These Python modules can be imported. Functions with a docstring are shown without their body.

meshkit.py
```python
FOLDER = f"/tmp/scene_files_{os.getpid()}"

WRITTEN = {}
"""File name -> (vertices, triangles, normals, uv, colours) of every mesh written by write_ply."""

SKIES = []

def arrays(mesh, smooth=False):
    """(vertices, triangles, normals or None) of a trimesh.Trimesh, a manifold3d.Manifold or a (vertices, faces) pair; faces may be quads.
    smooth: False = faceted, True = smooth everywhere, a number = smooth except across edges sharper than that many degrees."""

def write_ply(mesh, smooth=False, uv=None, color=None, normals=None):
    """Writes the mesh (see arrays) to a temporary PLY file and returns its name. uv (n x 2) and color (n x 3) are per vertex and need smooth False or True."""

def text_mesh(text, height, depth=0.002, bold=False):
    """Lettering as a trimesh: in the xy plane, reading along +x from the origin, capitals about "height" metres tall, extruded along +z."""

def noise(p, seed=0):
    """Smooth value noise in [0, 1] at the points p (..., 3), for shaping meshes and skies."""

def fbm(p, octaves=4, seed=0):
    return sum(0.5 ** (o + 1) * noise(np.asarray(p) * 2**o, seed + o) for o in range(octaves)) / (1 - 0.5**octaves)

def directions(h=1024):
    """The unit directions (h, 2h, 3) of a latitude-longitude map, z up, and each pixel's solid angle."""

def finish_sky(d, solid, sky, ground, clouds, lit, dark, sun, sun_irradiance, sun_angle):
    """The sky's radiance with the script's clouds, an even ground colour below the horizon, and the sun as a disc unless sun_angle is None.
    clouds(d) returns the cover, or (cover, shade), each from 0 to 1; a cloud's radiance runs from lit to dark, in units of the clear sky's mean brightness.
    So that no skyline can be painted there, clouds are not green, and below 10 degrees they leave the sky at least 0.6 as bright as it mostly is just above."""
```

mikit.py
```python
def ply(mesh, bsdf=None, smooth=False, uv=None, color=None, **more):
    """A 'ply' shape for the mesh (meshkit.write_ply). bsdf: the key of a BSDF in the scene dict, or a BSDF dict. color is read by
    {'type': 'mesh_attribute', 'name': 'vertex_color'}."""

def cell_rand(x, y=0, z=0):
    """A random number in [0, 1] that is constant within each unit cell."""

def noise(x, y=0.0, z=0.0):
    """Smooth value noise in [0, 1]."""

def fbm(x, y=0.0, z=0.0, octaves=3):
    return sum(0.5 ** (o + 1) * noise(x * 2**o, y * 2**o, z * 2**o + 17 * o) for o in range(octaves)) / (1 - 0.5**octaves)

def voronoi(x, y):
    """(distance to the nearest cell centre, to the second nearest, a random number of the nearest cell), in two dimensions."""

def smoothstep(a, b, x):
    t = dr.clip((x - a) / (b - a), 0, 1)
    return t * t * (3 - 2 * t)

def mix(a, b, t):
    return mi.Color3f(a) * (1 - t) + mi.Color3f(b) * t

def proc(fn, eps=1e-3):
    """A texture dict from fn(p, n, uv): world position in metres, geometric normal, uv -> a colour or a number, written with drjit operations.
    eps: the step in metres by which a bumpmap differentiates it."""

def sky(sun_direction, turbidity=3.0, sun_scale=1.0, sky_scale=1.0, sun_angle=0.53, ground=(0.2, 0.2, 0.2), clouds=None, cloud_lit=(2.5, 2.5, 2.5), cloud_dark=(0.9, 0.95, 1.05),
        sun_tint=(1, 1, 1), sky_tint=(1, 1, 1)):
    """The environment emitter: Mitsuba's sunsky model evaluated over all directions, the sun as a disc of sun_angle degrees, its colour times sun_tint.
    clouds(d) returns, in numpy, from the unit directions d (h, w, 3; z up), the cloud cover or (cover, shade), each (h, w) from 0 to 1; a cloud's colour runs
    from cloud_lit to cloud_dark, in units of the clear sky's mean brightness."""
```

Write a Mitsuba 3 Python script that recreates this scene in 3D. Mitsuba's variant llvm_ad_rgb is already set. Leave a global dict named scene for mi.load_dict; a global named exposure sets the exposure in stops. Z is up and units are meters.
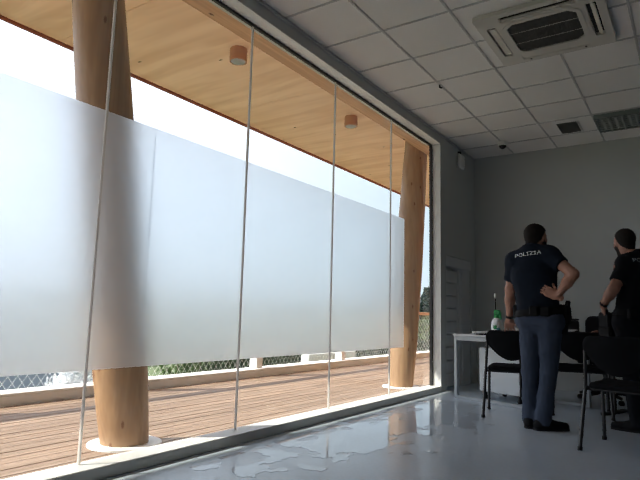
import math, random
import numpy as np, trimesh, manifold3d as m3
import drjit as dr
import mitsuba as mi
import mikit, meshkit
from mikit import proc, noise, fbm, voronoi, smoothstep, mix, cell_rand
from shapely.geometry import Polygon, box as sbox, Point
from shapely import affinity, union_all

random.seed(7)
T = mi.ScalarTransform4f
scene, labels = {}, {}

# ------------------------------------------------------------------ camera, sky, sun, exposure
CAM_H = 0.90
YAW, PITCH, ROLL, FPX = -0.594929449, 0.135622807, 0.0255774705, 556.416
_f = np.array([math.sin(YAW) * math.cos(PITCH), math.cos(YAW) * math.cos(PITCH), math.sin(PITCH)])
_r = np.cross(_f, [0, 0, 1]); _r /= np.linalg.norm(_r)
_u = np.cross(_r, _f)
CUP = -math.sin(ROLL) * _r + math.cos(ROLL) * _u
scene['camera'] = {'type': 'perspective', 'fov': math.degrees(2 * math.atan(320 / FPX)), 'fov_axis': 'x', 'near_clip': 0.05, 'far_clip': 2000.0,
                   'to_world': T().look_at(origin=[0, 0, CAM_H], target=[float(_f[0]), float(_f[1]), float(CAM_H + _f[2])], up=[float(x) for x in CUP])}
SUN = np.array([-0.60, -0.80, 0.805])


def clouds(d):
    c = meshkit.fbm(d * 2.5 + 3.0, 4)
    near = np.clip((d @ (SUN / np.linalg.norm(SUN)) + 0.30) / 0.9, 0, 1)          # thin bright haze, brightest towards the sun
    return np.clip(0.85 + 0.4 * (c - 0.5), 0, 1), np.clip(1 - near + 0.5 * (c - 0.5), 0, 1)


scene['sky'] = mikit.sky(SUN, turbidity=3.0, sun_scale=1.6, sky_scale=2.1, sun_tint=(0.84, 1.0, 1.20), sky_tint=(0.90, 1.0, 1.12), ground=(0.22, 0.23, 0.2), clouds=clouds,
                         cloud_lit=(2.9, 3.1, 3.35), cloud_dark=(1.35, 1.58, 1.70))
exposure = 1.85

# ------------------------------------------------------------------ materials
def rgb(*c): return {'type': 'rgb', 'value': list(c)}


def M(name, color, rough=0.6, **k):
    d = {'type': 'principled', 'base_color': color if isinstance(color, dict) else rgb(*color), 'roughness': rough, **k}
    scene['m_' + name] = {'type': 'twosided', 'bsdf': d}
    return 'm_' + name


def wood_fn(axis, light, dark, across=40.0, knots=2.2, along=1.5, seed=0.0, boards=0.0):
    """Softwood: grain lines run along the axis; a few round brown knots."""
    def fn(p, n, uv):
        c = [p.x, p.y, p.z]
        a = c[axis]
        o = [c[i] for i in range(3) if i != axis]
        w = fbm(a * along + seed, o[0] * 3, o[1] * 3)
        g = fbm(a * along * 0.7 + seed, o[0] * across + w * 3, o[1] * across + w * 3)
        broad = fbm(a * 0.6 + seed, o[0] * 6, o[1] * 6, 2)
        t = smoothstep(0.25, 0.78, g * 0.65 + broad * 0.35)
        col = mix(light, dark, t)
        if boards > 0:
            k = dr.floor(o[0] / boards)
            col = col * (0.88 + 0.2 * cell_rand(k, dr.floor(a / 2.3 + 7 * cell_rand(k, 3)), 5))
        if knots > 0:
            d, _, r = voronoi(a * knots + seed, (o[0] + o[1]) * knots * 1.8)
            col = mix(col, (0.16, 0.065, 0.025), (1 - smoothstep(0.012 * knots, 0.034 * knots, d)) * dr.select(r > 0.35, 0.85, 0.0))
        return col
    return fn


M('soffit', proc(wood_fn(0, (0.93, 0.69, 0.48), (0.76, 0.51, 0.31), 9, 0.8, 0.9, 3.0, 0.0)), 0.55)
M('beam', proc(wood_fn(1, (0.66, 0.40, 0.21), (0.52, 0.29, 0.14), 30, 0.9, 0.8, 9.0)), 0.55)
M('column_wood', proc(wood_fn(2, (0.385, 0.245, 0.14), (0.31, 0.185, 0.10), 30, 2.5, 0.8, 1.7)), 0.45)
M('deck_a', proc(wood_fn(1, (0.36, 0.255, 0.185), (0.24, 0.155, 0.105), 70, 0.0, 1.2, 4.0, 0.128)), 0.6)
M('fascia', (0.30, 0.10, 0.06), 0.6)
M('handrail', (0.62, 0.36, 0.17), 0.5)
M('curb', proc(lambda p, n, uv: mix((0.86, 0.86, 0.85), (0.78, 0.77, 0.75), fbm(p.x * 14, p.y * 5, p.z * 30))), 0.8)
M('white_paint', (0.80, 0.80, 0.79), 0.45)
M('frame_white', proc(lambda p, n, uv: mix((0.68, 0.68, 0.67), (0.61, 0.61, 0.60), fbm(p.x * 9, p.y * 3, p.z * 9))), 0.5)
M('head_white', (0.90, 0.90, 0.89), 0.3)
M('gasket', (0.012, 0.012, 0.013), 0.5)
scene['m_silicone'] = {'type': 'principledthin', 'base_color': {'type': 'rgb', 'value': [0.80, 0.78, 0.76]}, 'roughness': 0.5, 'diff_trans': 1.1}
M('wall', proc(lambda p, n, uv: mi.Color3f(0.48, 0.505, 0.50) * (0.96 + 0.07 * fbm(p.x * 1.3, p.y * 1.3, p.z * 1.3) + 0.02 * noise(p.x * 160, p.y * 160, p.z * 160))), 0.85)
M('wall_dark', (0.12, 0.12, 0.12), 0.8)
M('ceiling_tile', proc(lambda p, n, uv: mi.Color3f(0.73, 0.725, 0.72) * (0.94 + 0.06 * cell_rand((p.x + 2.705) / 0.6, (p.y - 3.98) / 0.6, 2) + 0.06 * noise(p.x * 220, p.y * 220, 1.0))), 0.9)
M('grid_bar', (0.46, 0.47, 0.48), 0.6)


def floor_col(p, n, uv):
    return mix((0.41, 0.47, 0.53), (0.36, 0.42, 0.48), fbm(p.x * 1.6, p.y * 1.6, 0.0, 4)) * (0.97 + 0.06 * noise(p.x * 120, p.y * 120))


M('floor', proc(floor_col), proc(lambda p, n, uv: 0.22 + 0.12 * fbm(p.x * 3, p.y * 3, 4.0)), specular=0.5)
M('puddle', proc(lambda p, n, uv: floor_col(p, n, uv) * 0.9), 0.02, specular=0.55)
M('dark_cloth', (0.006, 0.0065, 0.008), 0.9, specular=0.15)
M('black_plastic', (0.006, 0.006, 0.007), 0.6, specular=0.25)
M('black_metal', (0.02, 0.021, 0.023), 0.35, specular=0.6)
M('grey_steel', (0.33, 0.36, 0.38), 0.4)
M('table_top', (0.44, 0.45, 0.45), 0.45)
M('dark_top', (0.03, 0.031, 0.033), 0.5)
M('pedestal', (0.52, 0.55, 0.57), 0.5)
M('shutter', proc(lambda p, n, uv: mi.Color3f(0.58, 0.60, 0.62) * (0.95 + 0.1 * fbm(p.x * 3, p.y * 3, p.z * 3))), 0.6)
M('navy_polo', proc(lambda p, n, uv: mix((0.005, 0.009, 0.017), (0.008, 0.013, 0.024), fbm(p.x * 90, p.y * 90, p.z * 90))), 0.85, specular=0.15)
M('black_polo', proc(lambda p, n, uv: mix((0.004, 0.005, 0.007), (0.006, 0.007, 0.010), fbm(p.x * 90, p.y * 90, p.z * 90))), 0.85, specular=0.15)
M('trousers', proc(lambda p, n, uv: mix((0.040, 0.053, 0.082), (0.058, 0.074, 0.110), fbm(p.x * 30, p.y * 30, p.z * 14))), 0.85, specular=0.15)
M('dark_trousers', (0.006, 0.007, 0.010), 0.85, specular=0.15)
M('skin', proc(lambda p, n, uv: mix((0.42, 0.215, 0.15), (0.36, 0.17, 0.115), fbm(p.x * 40, p.y * 40, p.z * 40))), 0.5)
M('hair', proc(lambda p, n, uv: mix((0.008, 0.006, 0.005), (0.018, 0.013, 0.010), fbm(p.x * 260, p.y * 260, p.z * 80))), 0.8, specular=0.2)
M('stubble', (0.02, 0.013, 0.010), 0.8, specular=0.2)
M('eye', (0.7, 0.68, 0.64), 0.2)
M('white_print', (0.82, 0.82, 0.82), 0.6)
M('grey_print', (0.30, 0.32, 0.34), 0.6)
M('patch', (0.55, 0.30, 0.26), 0.7)
M('watch_glass', (0.35, 0.50, 0.55), 0.15)
M('leather', (0.004, 0.004, 0.005), 0.75, specular=0.2)
M('white_plastic', (0.78, 0.79, 0.78), 0.35)
M('green_plastic', (0.02, 0.27, 0.07), 0.35)
M('label_blue', (0.10, 0.30, 0.35), 0.5)
M('paper', (0.80, 0.80, 0.79), 0.8)
M('ac_white', (0.56, 0.545, 0.51), 0.5)
M('ac_dark', (0.05, 0.05, 0.05), 0.6)
M('ac_grille', (0.095, 0.095, 0.092), 0.6)
M('vent', (0.075, 0.08, 0.08), 0.6)
M('louvre_metal', (0.55, 0.58, 0.58), 0.25, metallic=0.8)
M('lamp_tray', (0.16, 0.19, 0.19), 0.4)
M('tube_glass', (0.75, 0.78, 0.76), 0.3)
M('grey_lens', (0.35, 0.37, 0.38), 0.25)
M('lamp_wood', (0.46, 0.22, 0.12), 0.5)
M('dome', (0.01, 0.01, 0.012), 0.08)
M('galvanised', (0.75, 0.75, 0.74), 0.4)
M('grass', proc(lambda p, n, uv: mix((0.07, 0.10, 0.045), (0.12, 0.14, 0.075), fbm(p.x * 1.5, p.y * 1.5, 0.0, 4))), 0.95)
M('pond_water', (0.022, 0.034, 0.046), 0.55, specular=0.2)
M('bark', (0.10, 0.07, 0.045), 0.9)
M('pale_wall', (0.62, 0.63, 0.62), 0.8)
for nm, c in dict(leaf_dark=(0.026, 0.044, 0.022), leaf_green=(0.075, 0.12, 0.04), needle=(0.025, 0.045, 0.035), leaf_olive=(0.06, 0.085, 0.03)).items():
    scene['m_' + nm] = {'type': 'principledthin', 'base_color': rgb(*c), 'roughness': 0.6, 'diff_trans': 0.6}
scene['m_droplet'] = {'type': 'twosided', 'bsdf': {'type': 'principled', 'base_color': rgb(0.93, 0.95, 0.97), 'roughness': 0.3}}
scene['m_pane'] = {'type': 'thindielectric', 'int_ior': 1.45}
scene['m_film'] = {'type': 'principledthin', 'base_color': rgb(0.82, 0.85, 0.885), 'roughness': 0.58, 'spec_trans': 0.90, 'diff_trans': 1.5, 'eta': 1.35}

# ------------------------------------------------------------------ helpers
used = {}


def key_for(name, parent=None):
    k = (parent + '__' if parent else '') + name
    n = used.get(k, 0); used[k] = n + 1
    return k if n == 0 else f'{k}_{n:03d}'


def obj(name, mesh, mat, parent=None, smooth=False, label=None, cat=None, group=None, kind=None, **kw):
    k = key_for(name, parent)
    if isinstance(mesh, list):
        mesh = trimesh.util.concatenate([to_tm(m) for m in mesh])
    scene[k] = mikit.ply(mesh, mat if mat.startswith('m_') else 'm_' + mat, smooth=smooth, **kw)
    tag(k, label, cat, group, kind)
    return k


def tag(k, label=None, cat=None, group=None, kind=None):
    d = labels.get(k, {})
    for a, b in (('label', label), ('category', cat), ('group', group), ('kind', kind)):
        if b: d[a] = b
    if d: labels[k] = d


def thing(name, label, cat, group=None):
    k = key_for(name); tag(k, label, cat, group)
    return k


def to_tm(m):
    if isinstance(m, trimesh.Trimesh): return m
    if hasattr(m, 'to_mesh'):
        q = m.to_mesh(); return trimesh.Trimesh(q.vert_properties[:, :3], q.tri_verts, process=False)
    return trimesh.Trimesh(m[0], m[1], process=False)


def bx(x0, x1, y0, y1, z0, z1, bev=0.0):
    x0, x1 = min(x0, x1), max(x0, x1); y0, y1 = min(y0, y1), max(y0, y1); z0, z1 = min(z0, z1), max(z0, z1)
    b = min(bev, (x1 - x0) / 2.2, (y1 - y0) / 2.2, (z1 - z0) / 2.2)
    if b <= 0:
        m = trimesh.creation.box([x1 - x0, y1 - y0, z1 - z0]); m.apply_translation([(x0 + x1) / 2, (y0 + y1) / 2, (z0 + z1) / 2]); return m
    pts = []
    for sx in (0, 1):
        for sy in (0, 1):
            for sz in (0, 1):
                X, Y, Z = (x1 if sx else x0), (y1 if sy else y0), (z1 if sz else z0)
                dx, dy, dz = (-b if sx else b), (-b if sy else b), (-b if sz else b)
                pts += [(X, Y + dy, Z + dz), (X + dx, Y, Z + dz), (X + dx, Y + dy, Z)]
    return to_tm(m3.Manifold.hull_points(np.array(pts, np.float32)))


def tube(pts, r, sides=10, caps=True):
    """Round bar swept along a polyline (parallel transport), closed ends."""
    p = np.asarray(pts, float); n = len(p)
    r = np.broadcast_to(np.asarray(r, float), (n,))
    t = np.zeros_like(p); t[1:-1] = p[2:] - p[:-2]; t[0] = p[1] - p[0]; t[-1] = p[-1] - p[-2]
    t /= np.linalg.norm(t, axis=1, keepdims=True)
    a = np.cross(t[0], [0, 0, 1.0] if abs(t[0][2]) < 0.9 else [1.0, 0, 0]); a /= np.linalg.norm(a)
    ang = np.arange(sides) * 2 * np.pi / sides
    V = []
    for i in range(n):
        a = a - t[i] * (a @ t[i]); a /= np.linalg.norm(a); b = np.cross(t[i], a)
        V.append(p[i] + r[i] * (np.cos(ang)[:, None] * a + np.sin(ang)[:, None] * b))
    V = np.vstack(V + [p[:1], p[-1:]])
    F = []
    for i in range(n - 1):
        for j in range(sides):
            q, w = i * sides + j, i * sides + (j + 1) % sides
            F += [(q, w, w + sides), (q, w + sides, q + sides)]
    for j in range(sides):
        F.append((n * sides, (j + 1) % sides, j)); F.append((n * sides + 1, (n - 1) * sides + j, (n - 1) * sides + (j + 1) % sides))
    return trimesh.Trimesh(V, F, process=False)


def arc(p0, c, p1, n=6):
    """Rounded corner: quadratic curve."""
    p0, c, p1 = map(lambda v: np.asarray(v, float), (p0, c, p1)); s = np.linspace(0, 1, n)[:, None]
    return list((1 - s) ** 2 * p0 + 2 * s * (1 - s) * c + s * s * p1)


def lathe(profile, n=32, at=(0, 0, 0)):
    m = trimesh.creation.revolve(np.asarray(profile, float), sections=n)
    m.apply_translation(at); return m


def prism(poly, h, at=(0, 0, 0)):
    m = trimesh.creation.extrude_polygon(poly, h, engine='earcut'); m.apply_translation(at); return m


def rrect(w, h, r, n=6):
    return sbox(-w / 2 + r, -h / 2 + r, w / 2 - r, h / 2 - r).buffer(r, quad_segs=n)


def move(m, mat4): m = to_tm(m).copy(); m.apply_transform(mat4); return m


def frame_mat(o, xdir, zdir=(0, 0, 1)):
    x = np.asarray(xdir, float); x /= np.linalg.norm(x); z = np.asarray(zdir, float); z = z - x * (z @ x); z /= np.linalg.norm(z)
    y = np.cross(z, x); m = np.eye(4); m[:3, 0], m[:3, 1], m[:3, 2], m[:3, 3] = x, y, z, o
    return m


# ------------------------------------------------------------------ room shell
XW, XR, YB, YN = -2.705, 2.6, 8.14, -2.2     # window wall face, far side wall, back wall, wall behind the camera
CZ = 3.326                                    # ceiling
XG = -2.83                                    # glass
WY0, WY1, WZ0, WZ1 = -0.60, 6.79, 0.067, 3.21

obj('floor', bx(XW - 0.125, XR, YN, YB, -0.15, 0.0), 'floor', kind='structure', label='grey blue smooth resin floor of the room')
obj('wall_back', bx(XW - 0.3, XR + 0.2, YB, YB + 0.2, -0.15, CZ + 0.3), 'wall', kind='structure', label='plain pale back wall behind the two officers')
obj('wall_right', bx(XR, XR + 0.2, YN - 0.2, YB, -0.15, CZ + 0.3), 'wall_dark', kind='structure')
obj('wall_front', bx(XW - 0.3, XR, YN - 0.2, YN, -0.15, CZ + 0.3), 'wall_dark', kind='structure')
# window wall: pier beyond the window (with the shutter recess), strip over the window, pier before it
RY0, RY1, RZ = 6.965, 7.955, 1.74             # recess of the shutter door
wl = [bx(XW - 0.135, XW, WY1, RY0, -0.15, CZ + 0.3), bx(XW - 0.16, XW, RY1, YB, -0.15, CZ + 0.3), bx(XW - 0.16, XW, RY0, RY1, RZ, CZ + 0.3),
      bx(XW - 0.16, XW - 0.12, RY0, RY1, -0.15, RZ),
      bx(XW - 0.2, XW, WY0, WY1, WZ1, CZ + 0.3), bx(XW - 0.25, XW, YN, WY0, -0.15, CZ + 0.3)]
obj('wall_left', wl, 'wall', kind='structure', label='grey side wall around the big window')
ceil = obj('ceiling', bx(XW - 0.2, XR, YN, YB, CZ + 0.02, CZ + 0.3), 'ceiling_tile', kind='structure', label='suspended ceiling of square tiles in a metal grid')
GX = [XW + 0.003 + 0.5985 * i for i in range(9)]
GY = [3.98 + 0.6 * j for j in range(-6, 8)]
GY[-1] = YB
tile_mesh = {}
for i in range(8):
    for j in range(len(GY) - 1):
        obj('tile', bx(GX[i] + 0.009, GX[i + 1] - 0.009, GY[j] + 0.009, GY[j + 1] - 0.009, CZ + 0.006, CZ + 0.019, 0.003), 'ceiling_tile', ceil)
for i in range(9):
    obj('grid_bar', bx(GX[i] - 0.009 if i else XW, GX[i] + 0.009, GY[0], YB, CZ - 0.001, CZ + 0.018), 'grid_bar', ceil)
for j in range(len(GY)):
    obj('grid_bar', bx(XW, GX[-1], GY[j] - 0.009, GY[j] + 0.009 if j < len(GY) - 1 else YB, CZ, CZ + 0.018), 'grid_bar', ceil)
obj('ceiling_plain', [bx(XW, XR, YN, GY[0] - 0.012, CZ, CZ + 0.019), bx(GX[-1] + 0.012, XR, GY[0] - 0.012, YB, CZ, CZ + 0.019)], 'ceiling_tile', kind='structure')
obj('trim_1', bx(XW, XW + 0.022, WY0, YB, CZ - 0.022, CZ - 0.002, 0.003), 'grid_bar', kind='structure')

# ------------------------------------------------------------------ window
win = key_for('window_1'); tag(win, 'tall frameless glass wall with a broad frosted film band', kind='structure')
obj('sill', bx(XG - 0.05, XW, WY0, WY1, 0.0, WZ0, 0.004), 'frame_white', win, label='white sill board')
obj('jamb', bx(XG + 0.001, XW - 0.001, WY1 - 0.004, WY1 + 0.01, WZ0, WZ1), 'frame_white', win, label='white reveal at the far end')
obj('jamb', bx(XG - 0.05, XW - 0.001, WY0 - 0.01, WY0 + 0.004, WZ0, WZ1), 'frame_white', win)
obj('head', bx(XG - 0.012, XW - 0.001, WY0, WY1, WZ1 - 0.006, WZ1 + 0.004), 'head_white', win, label='white reveal along the top')
obj('gasket', bx(XG - 0.012, XG + 0.012, WY0, WY1 - 0.006, WZ1 - 0.028, WZ1 - 0.007), 'gasket', win, label='black glazing seal along the top')
obj('gasket', bx(XG - 0.02, XG + 0.014, WY1 - 0.034, WY1 - 0.005, WZ0, WZ1 - 0.03), 'gasket', win, label='black glazing seal at the far end')
JY = [WY0 + 0.02, 0.655, 1.90, 3.145, 4.385, 5.595, WY1 - 0.04]
FZ0, FZ1, FY1 = 0.568, 2.068, 5.955
quad = lambda y0, y1, z0, z1, x: (np.array([[x, y0, z0], [x, y1, z0], [x, y1, z1], [x, y0, z1]]), np.array([[0, 1, 2], [0, 2, 3]]))
SEAM = 2.26
for i in range(6):
    pn = obj('pane', quad(JY[i] + 0.006, JY[i + 1] - 0.006, WZ0, WZ1 - 0.028, XG), 'm_pane', win)
    y0, y1 = JY[i] + 0.008, min(JY[i + 1] - 0.008, FY1)
    for a, b in ([(y0, SEAM + 0.005), (SEAM - 0.005, y1)] if y0 < SEAM < y1 else [(y0, y1)]):
        obj('film', quad(a, b, FZ0, FZ1, XG + (0.004 if a == y0 else 0.0055)), 'm_film', pn, label='frosted film stuck on the glass')
    if i:
        obj('joint', bx(XG - 0.008, XG + 0.008, JY[i] - 0.0055, JY[i] + 0.0055, WZ0, WZ1 - 0.008), 'silicone', win)

# ------------------------------------------------------------------ shutter door in the side wall
dr1 = key_for('door_1'); tag(dr1, 'pale slatted shutter door set into the side wall', kind='structure')
obj('header', bx(XW - 0.118, XW - 0.004, RY0 + 0.004, RY1 - 0.004, 1.60, RZ - 0.004, 0.006), 'shutter', dr1)
obj('track', bx(XW - 0.118, XW - 0.02, RY0 + 0.003, RY0 + 0.035, 0.0, 1.60, 0.004), 'shutter', dr1)
obj('side_panel', bx(XW - 0.118, XW - 0.025, 7.52, RY1 - 0.004, 0.0, 1.60, 0.006), 'shutter', dr1)
obj('side_panel', bx(XW - 0.025, XW - 0.012, 7.60, 7.66, 0.02, 1.58, 0.004), 'shutter', dr1)
for k in range(9):
    z0 = 0.02 + k * 0.172
    obj('slat', bx(XW - 0.115, XW - 0.055, RY0 + 0.037, 7.515, z0, z0 + 0.160, 0.012), 'shutter', dr1)
obj('bracket', bx(XW - 0.02, XW + 0.012, 7.56, 7.60, 1.52, 1.56, 0.006), 'shutter', dr1)

# ------------------------------------------------------------------ terrace outside
DX0, DX1 = -5.335, -2.90
deck = obj('deck', bx(-5.6, XG - 0.05, -20.0, 22.0, -0.30, -0.05), 'dark_cloth', kind='structure', label='sunlit timber deck of the terrace')
BW = 0.128
for k in range(19):
    x1 = DX1 - k * BW
    rng = random.Random(k)
    ys = [-6.0 - rng.random() * 2]
    while ys[-1] < 20: ys.append(ys[-1] + rng.uniform(2.6, 4.2))
    for a, b in zip(ys[:-1], ys[1:]):
        obj('board', bx(x1 - BW + 0.006, x1, a + 0.002, min(b, 20) - 0.002, -0.05, -0.003 + rng.uniform(-0.0015, 0.0015), 0.004), 'deck_a', deck)
obj('threshold', bx(DX1 + 0.002, XG - 0.05, -4, 20, -0.05, 0.02, 0.004), 'frame_white', deck)
curb = obj('terrace_kerb', [bx(-5.60, -5.36, -20, 22, -0.3, 0.09, 0.01)], 'curb', kind='structure', label='low pale kerb along the outer edge of the deck')
obj('coping', bx(-5.615, -5.345, -20, 22, 0.09, 0.112, 0.006), 'curb', curb)
# soffit, panels with joints along x, header beams, fascia
SZ, SX = 3.62, -5.27
sof = obj('soffit', bx(SX, -2.86, -20.0, 22.0, SZ + 0.03, SZ + 0.25), 'soffit', kind='structure', label='wooden underside of the terrace roof')
py = [-20.0, -4.265, -1.865, 0.535, 2.935, 5.335, 7.735, 10.135, 12.535, 14.935, 17.335, 19.735, 22.0]
for a, b in zip(py[:-1], py[1:]):
    obj('panel', bx(SX, -2.90, a + 0.002, b - 0.002, SZ, SZ + 0.03, 0.003), 'soffit', sof)
obj('fascia', bx(SX - 0.03, SX - 0.001, -20.0, 22.0, SZ - 0.03, SZ + 0.25, 0.004), 'fascia', sof, label='dark red edge board')
obj('header_beam', [bx(-3.0, -2.86, -20, 22, 3.225, SZ - 0.001, 0.004)], 'beam', kind='structure', label='timber beam above the outside of the glass')
obj('header_beam_trim', [bx(-3.105, -3.004, -20, 22, 3.235, SZ - 0.001, 0.004)], 'beam', kind='structure')
obj('outer_wall', [bx(XG - 0.06, XG - 0.037, 7.0, 22, -0.3, 3.22), bx(XG - 0.09, XW - 0.26, -20, WY0 - 0.03, -0.3, 3.22)], 'beam', kind='structure')


def column(y0, dydz, label):
    c = thing('timber_column', label, 'column', 'leaning timber columns on the deck')
    zs = np.linspace(0.014, SZ - 0.004, 26)
    rs = np.interp(zs, [0, 0.25, 0.6, 1.6, 2.6, 3.62], [0.158, 0.172, 0.184, 0.192, 0.180, 0.160])
    pts = np.stack([np.full_like(zs, -3.30), y0 + dydz * zs, zs], 1)
    ang = np.linspace(0, 2 * np.pi, 49)[:-1]; n = 48
    V = np.vstack([np.stack([p[0] + r * np.cos(ang), p[1] + r * np.sin(ang), np.full(n, p[2])], 1) for p, r in zip(pts, rs)] + [pts[:1], pts[-1:]])
    F = []
    for i in range(len(zs) - 1):
        for j in range(n):
            q, w = i * n + j, i * n + (j + 1) % n
            F += [(q, w, w + n), (q, w + n, q + n)]
    e = len(zs) * n
    for j in range(n): F += [(e, (j + 1) % n, j), (e + 1, e - n + j, e - n + (j + 1) % n)]
    obj('shaft', trimesh.Trimesh(V, F, process=False), 'column_wood', c, smooth=50)
    obj('base_plate', lathe([(0, -0.002), (0.245, -0.002), (0.245, 0.010), (0.24, 0.013), (0, 0.013)], 48, (-3.30, y0, 0)), 'white_paint', c, smooth=30, label='white round steel base plate')


column(2.555, -0.156, 'thick timber column nearer the camera, leaning towards the left')
column(6.86, 0.140, 'timber column at the far end of the glass, leaning right')

for y, lab in ((4.02, 'wood coloured round ceiling lamp under the terrace roof, nearer one'), (6.30, 'wood coloured round ceiling lamp under the terrace roof, near the far column')):
    l = thing('soffit_lamp', lab, 'lamp', 'round lamps under the terrace roof')
    obj('body', lathe([(0, 0.0), (0.088, 0.0), (0.090, -0.003), (0.090, -0.135), (0.086, -0.138), (0.078, -0.138), (0.078, -0.128), (0, -0.128)], 36, (-3.80, y, SZ)), 'lamp_wood', l, smooth=30)
    obj('lens', lathe([(0.0, -0.131), (0.03, -0.133), (0.077, -0.1285), (0.077, -0.134), (0.06, -0.142), (0.0, -0.146)], 36, (-3.80, y, SZ)), 'grey_lens', l, smooth=30, label='grey glass lens')

# railing
rail = thing('terrace_railing', 'railing on the kerb with white posts, wire mesh and a wooden handrail', 'railing')
for y in (-2.9, -0.55, 1.80, 4.15, 6.50, 8.88, 11.25, 13.6, 15.95):
    obj('post', bx(-5.56, -5.42, y - 0.07, y + 0.07, 0.112, 0.98, 0.006), 'white_paint', rail)
obj('handrail', bx(-5.575, -5.405, -4, 20, 0.98, 1.05, 0.015), 'handrail', rail, label='wooden handrail')
net, P, zlo, zhi = [], 0.095, 0.118, 0.975
h = zhi - zlo
for k in range(int(20.0 / P)):
    y = -3.5 + k * P
    for s in (1, -1):
        yb = y + s * h * 0.72
        a, b = np.array([-5.50 + s * 0.002, y, zlo]), np.array([-5.50 + s * 0.002, yb, zhi])
        net.append(tube([a, b], 0.0023, 4))
obj('wire_mesh', net, 'galvanised', rail, kind='stuff', label='diamond wire mesh')

# ------------------------------------------------------------------ land beyond the terrace
obj('ground', bx(-90, -5.62, -60, 110, -1.1, -0.8), 'grass', kind='structure', label='green ground below the terrace')
nrng = np.random.default_rng(11)


def leaf_cloud(centres, radii, count, size, flat=1.0, up=0.3):
    """Loose leaves scattered in a shell of each blob."""
    V, F = [], []
    w = np.array(radii, float) ** 2; idx = nrng.choice(len(radii), count, p=w / w.sum())
    d = nrng.normal(size=(count, 3)); d /= np.linalg.norm(d, axis=1, keepdims=True)
    rr = np.asarray(radii)[idx] * nrng.uniform(0.55, 1.05, count) ** 0.7
    c = np.asarray(centres)[idx] + d * rr[:, None] * [1, 1, flat]
    t = nrng.normal(size=(count, 3)); t /= np.linalg.norm(t, axis=1, keepdims=True)
    b = np.cross(t, nrng.normal(size=(count, 3))); b /= np.linalg.norm(b, axis=1, keepdims=True)
    s = size * nrng.uniform(0.6, 1.3, count)[:, None]
    q = np.stack([c - t * s, c + b * s * 0.45, c + t * s, c - b * s * 0.45], 1)
    V = q.reshape(-1, 3); o = np.arange(count)[:, None] * 4
    F = np.vstack([o + [0, 1, 2], o + [0, 2, 3]])
    return trimesh.Trimesh(V, F, process=False)


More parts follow.
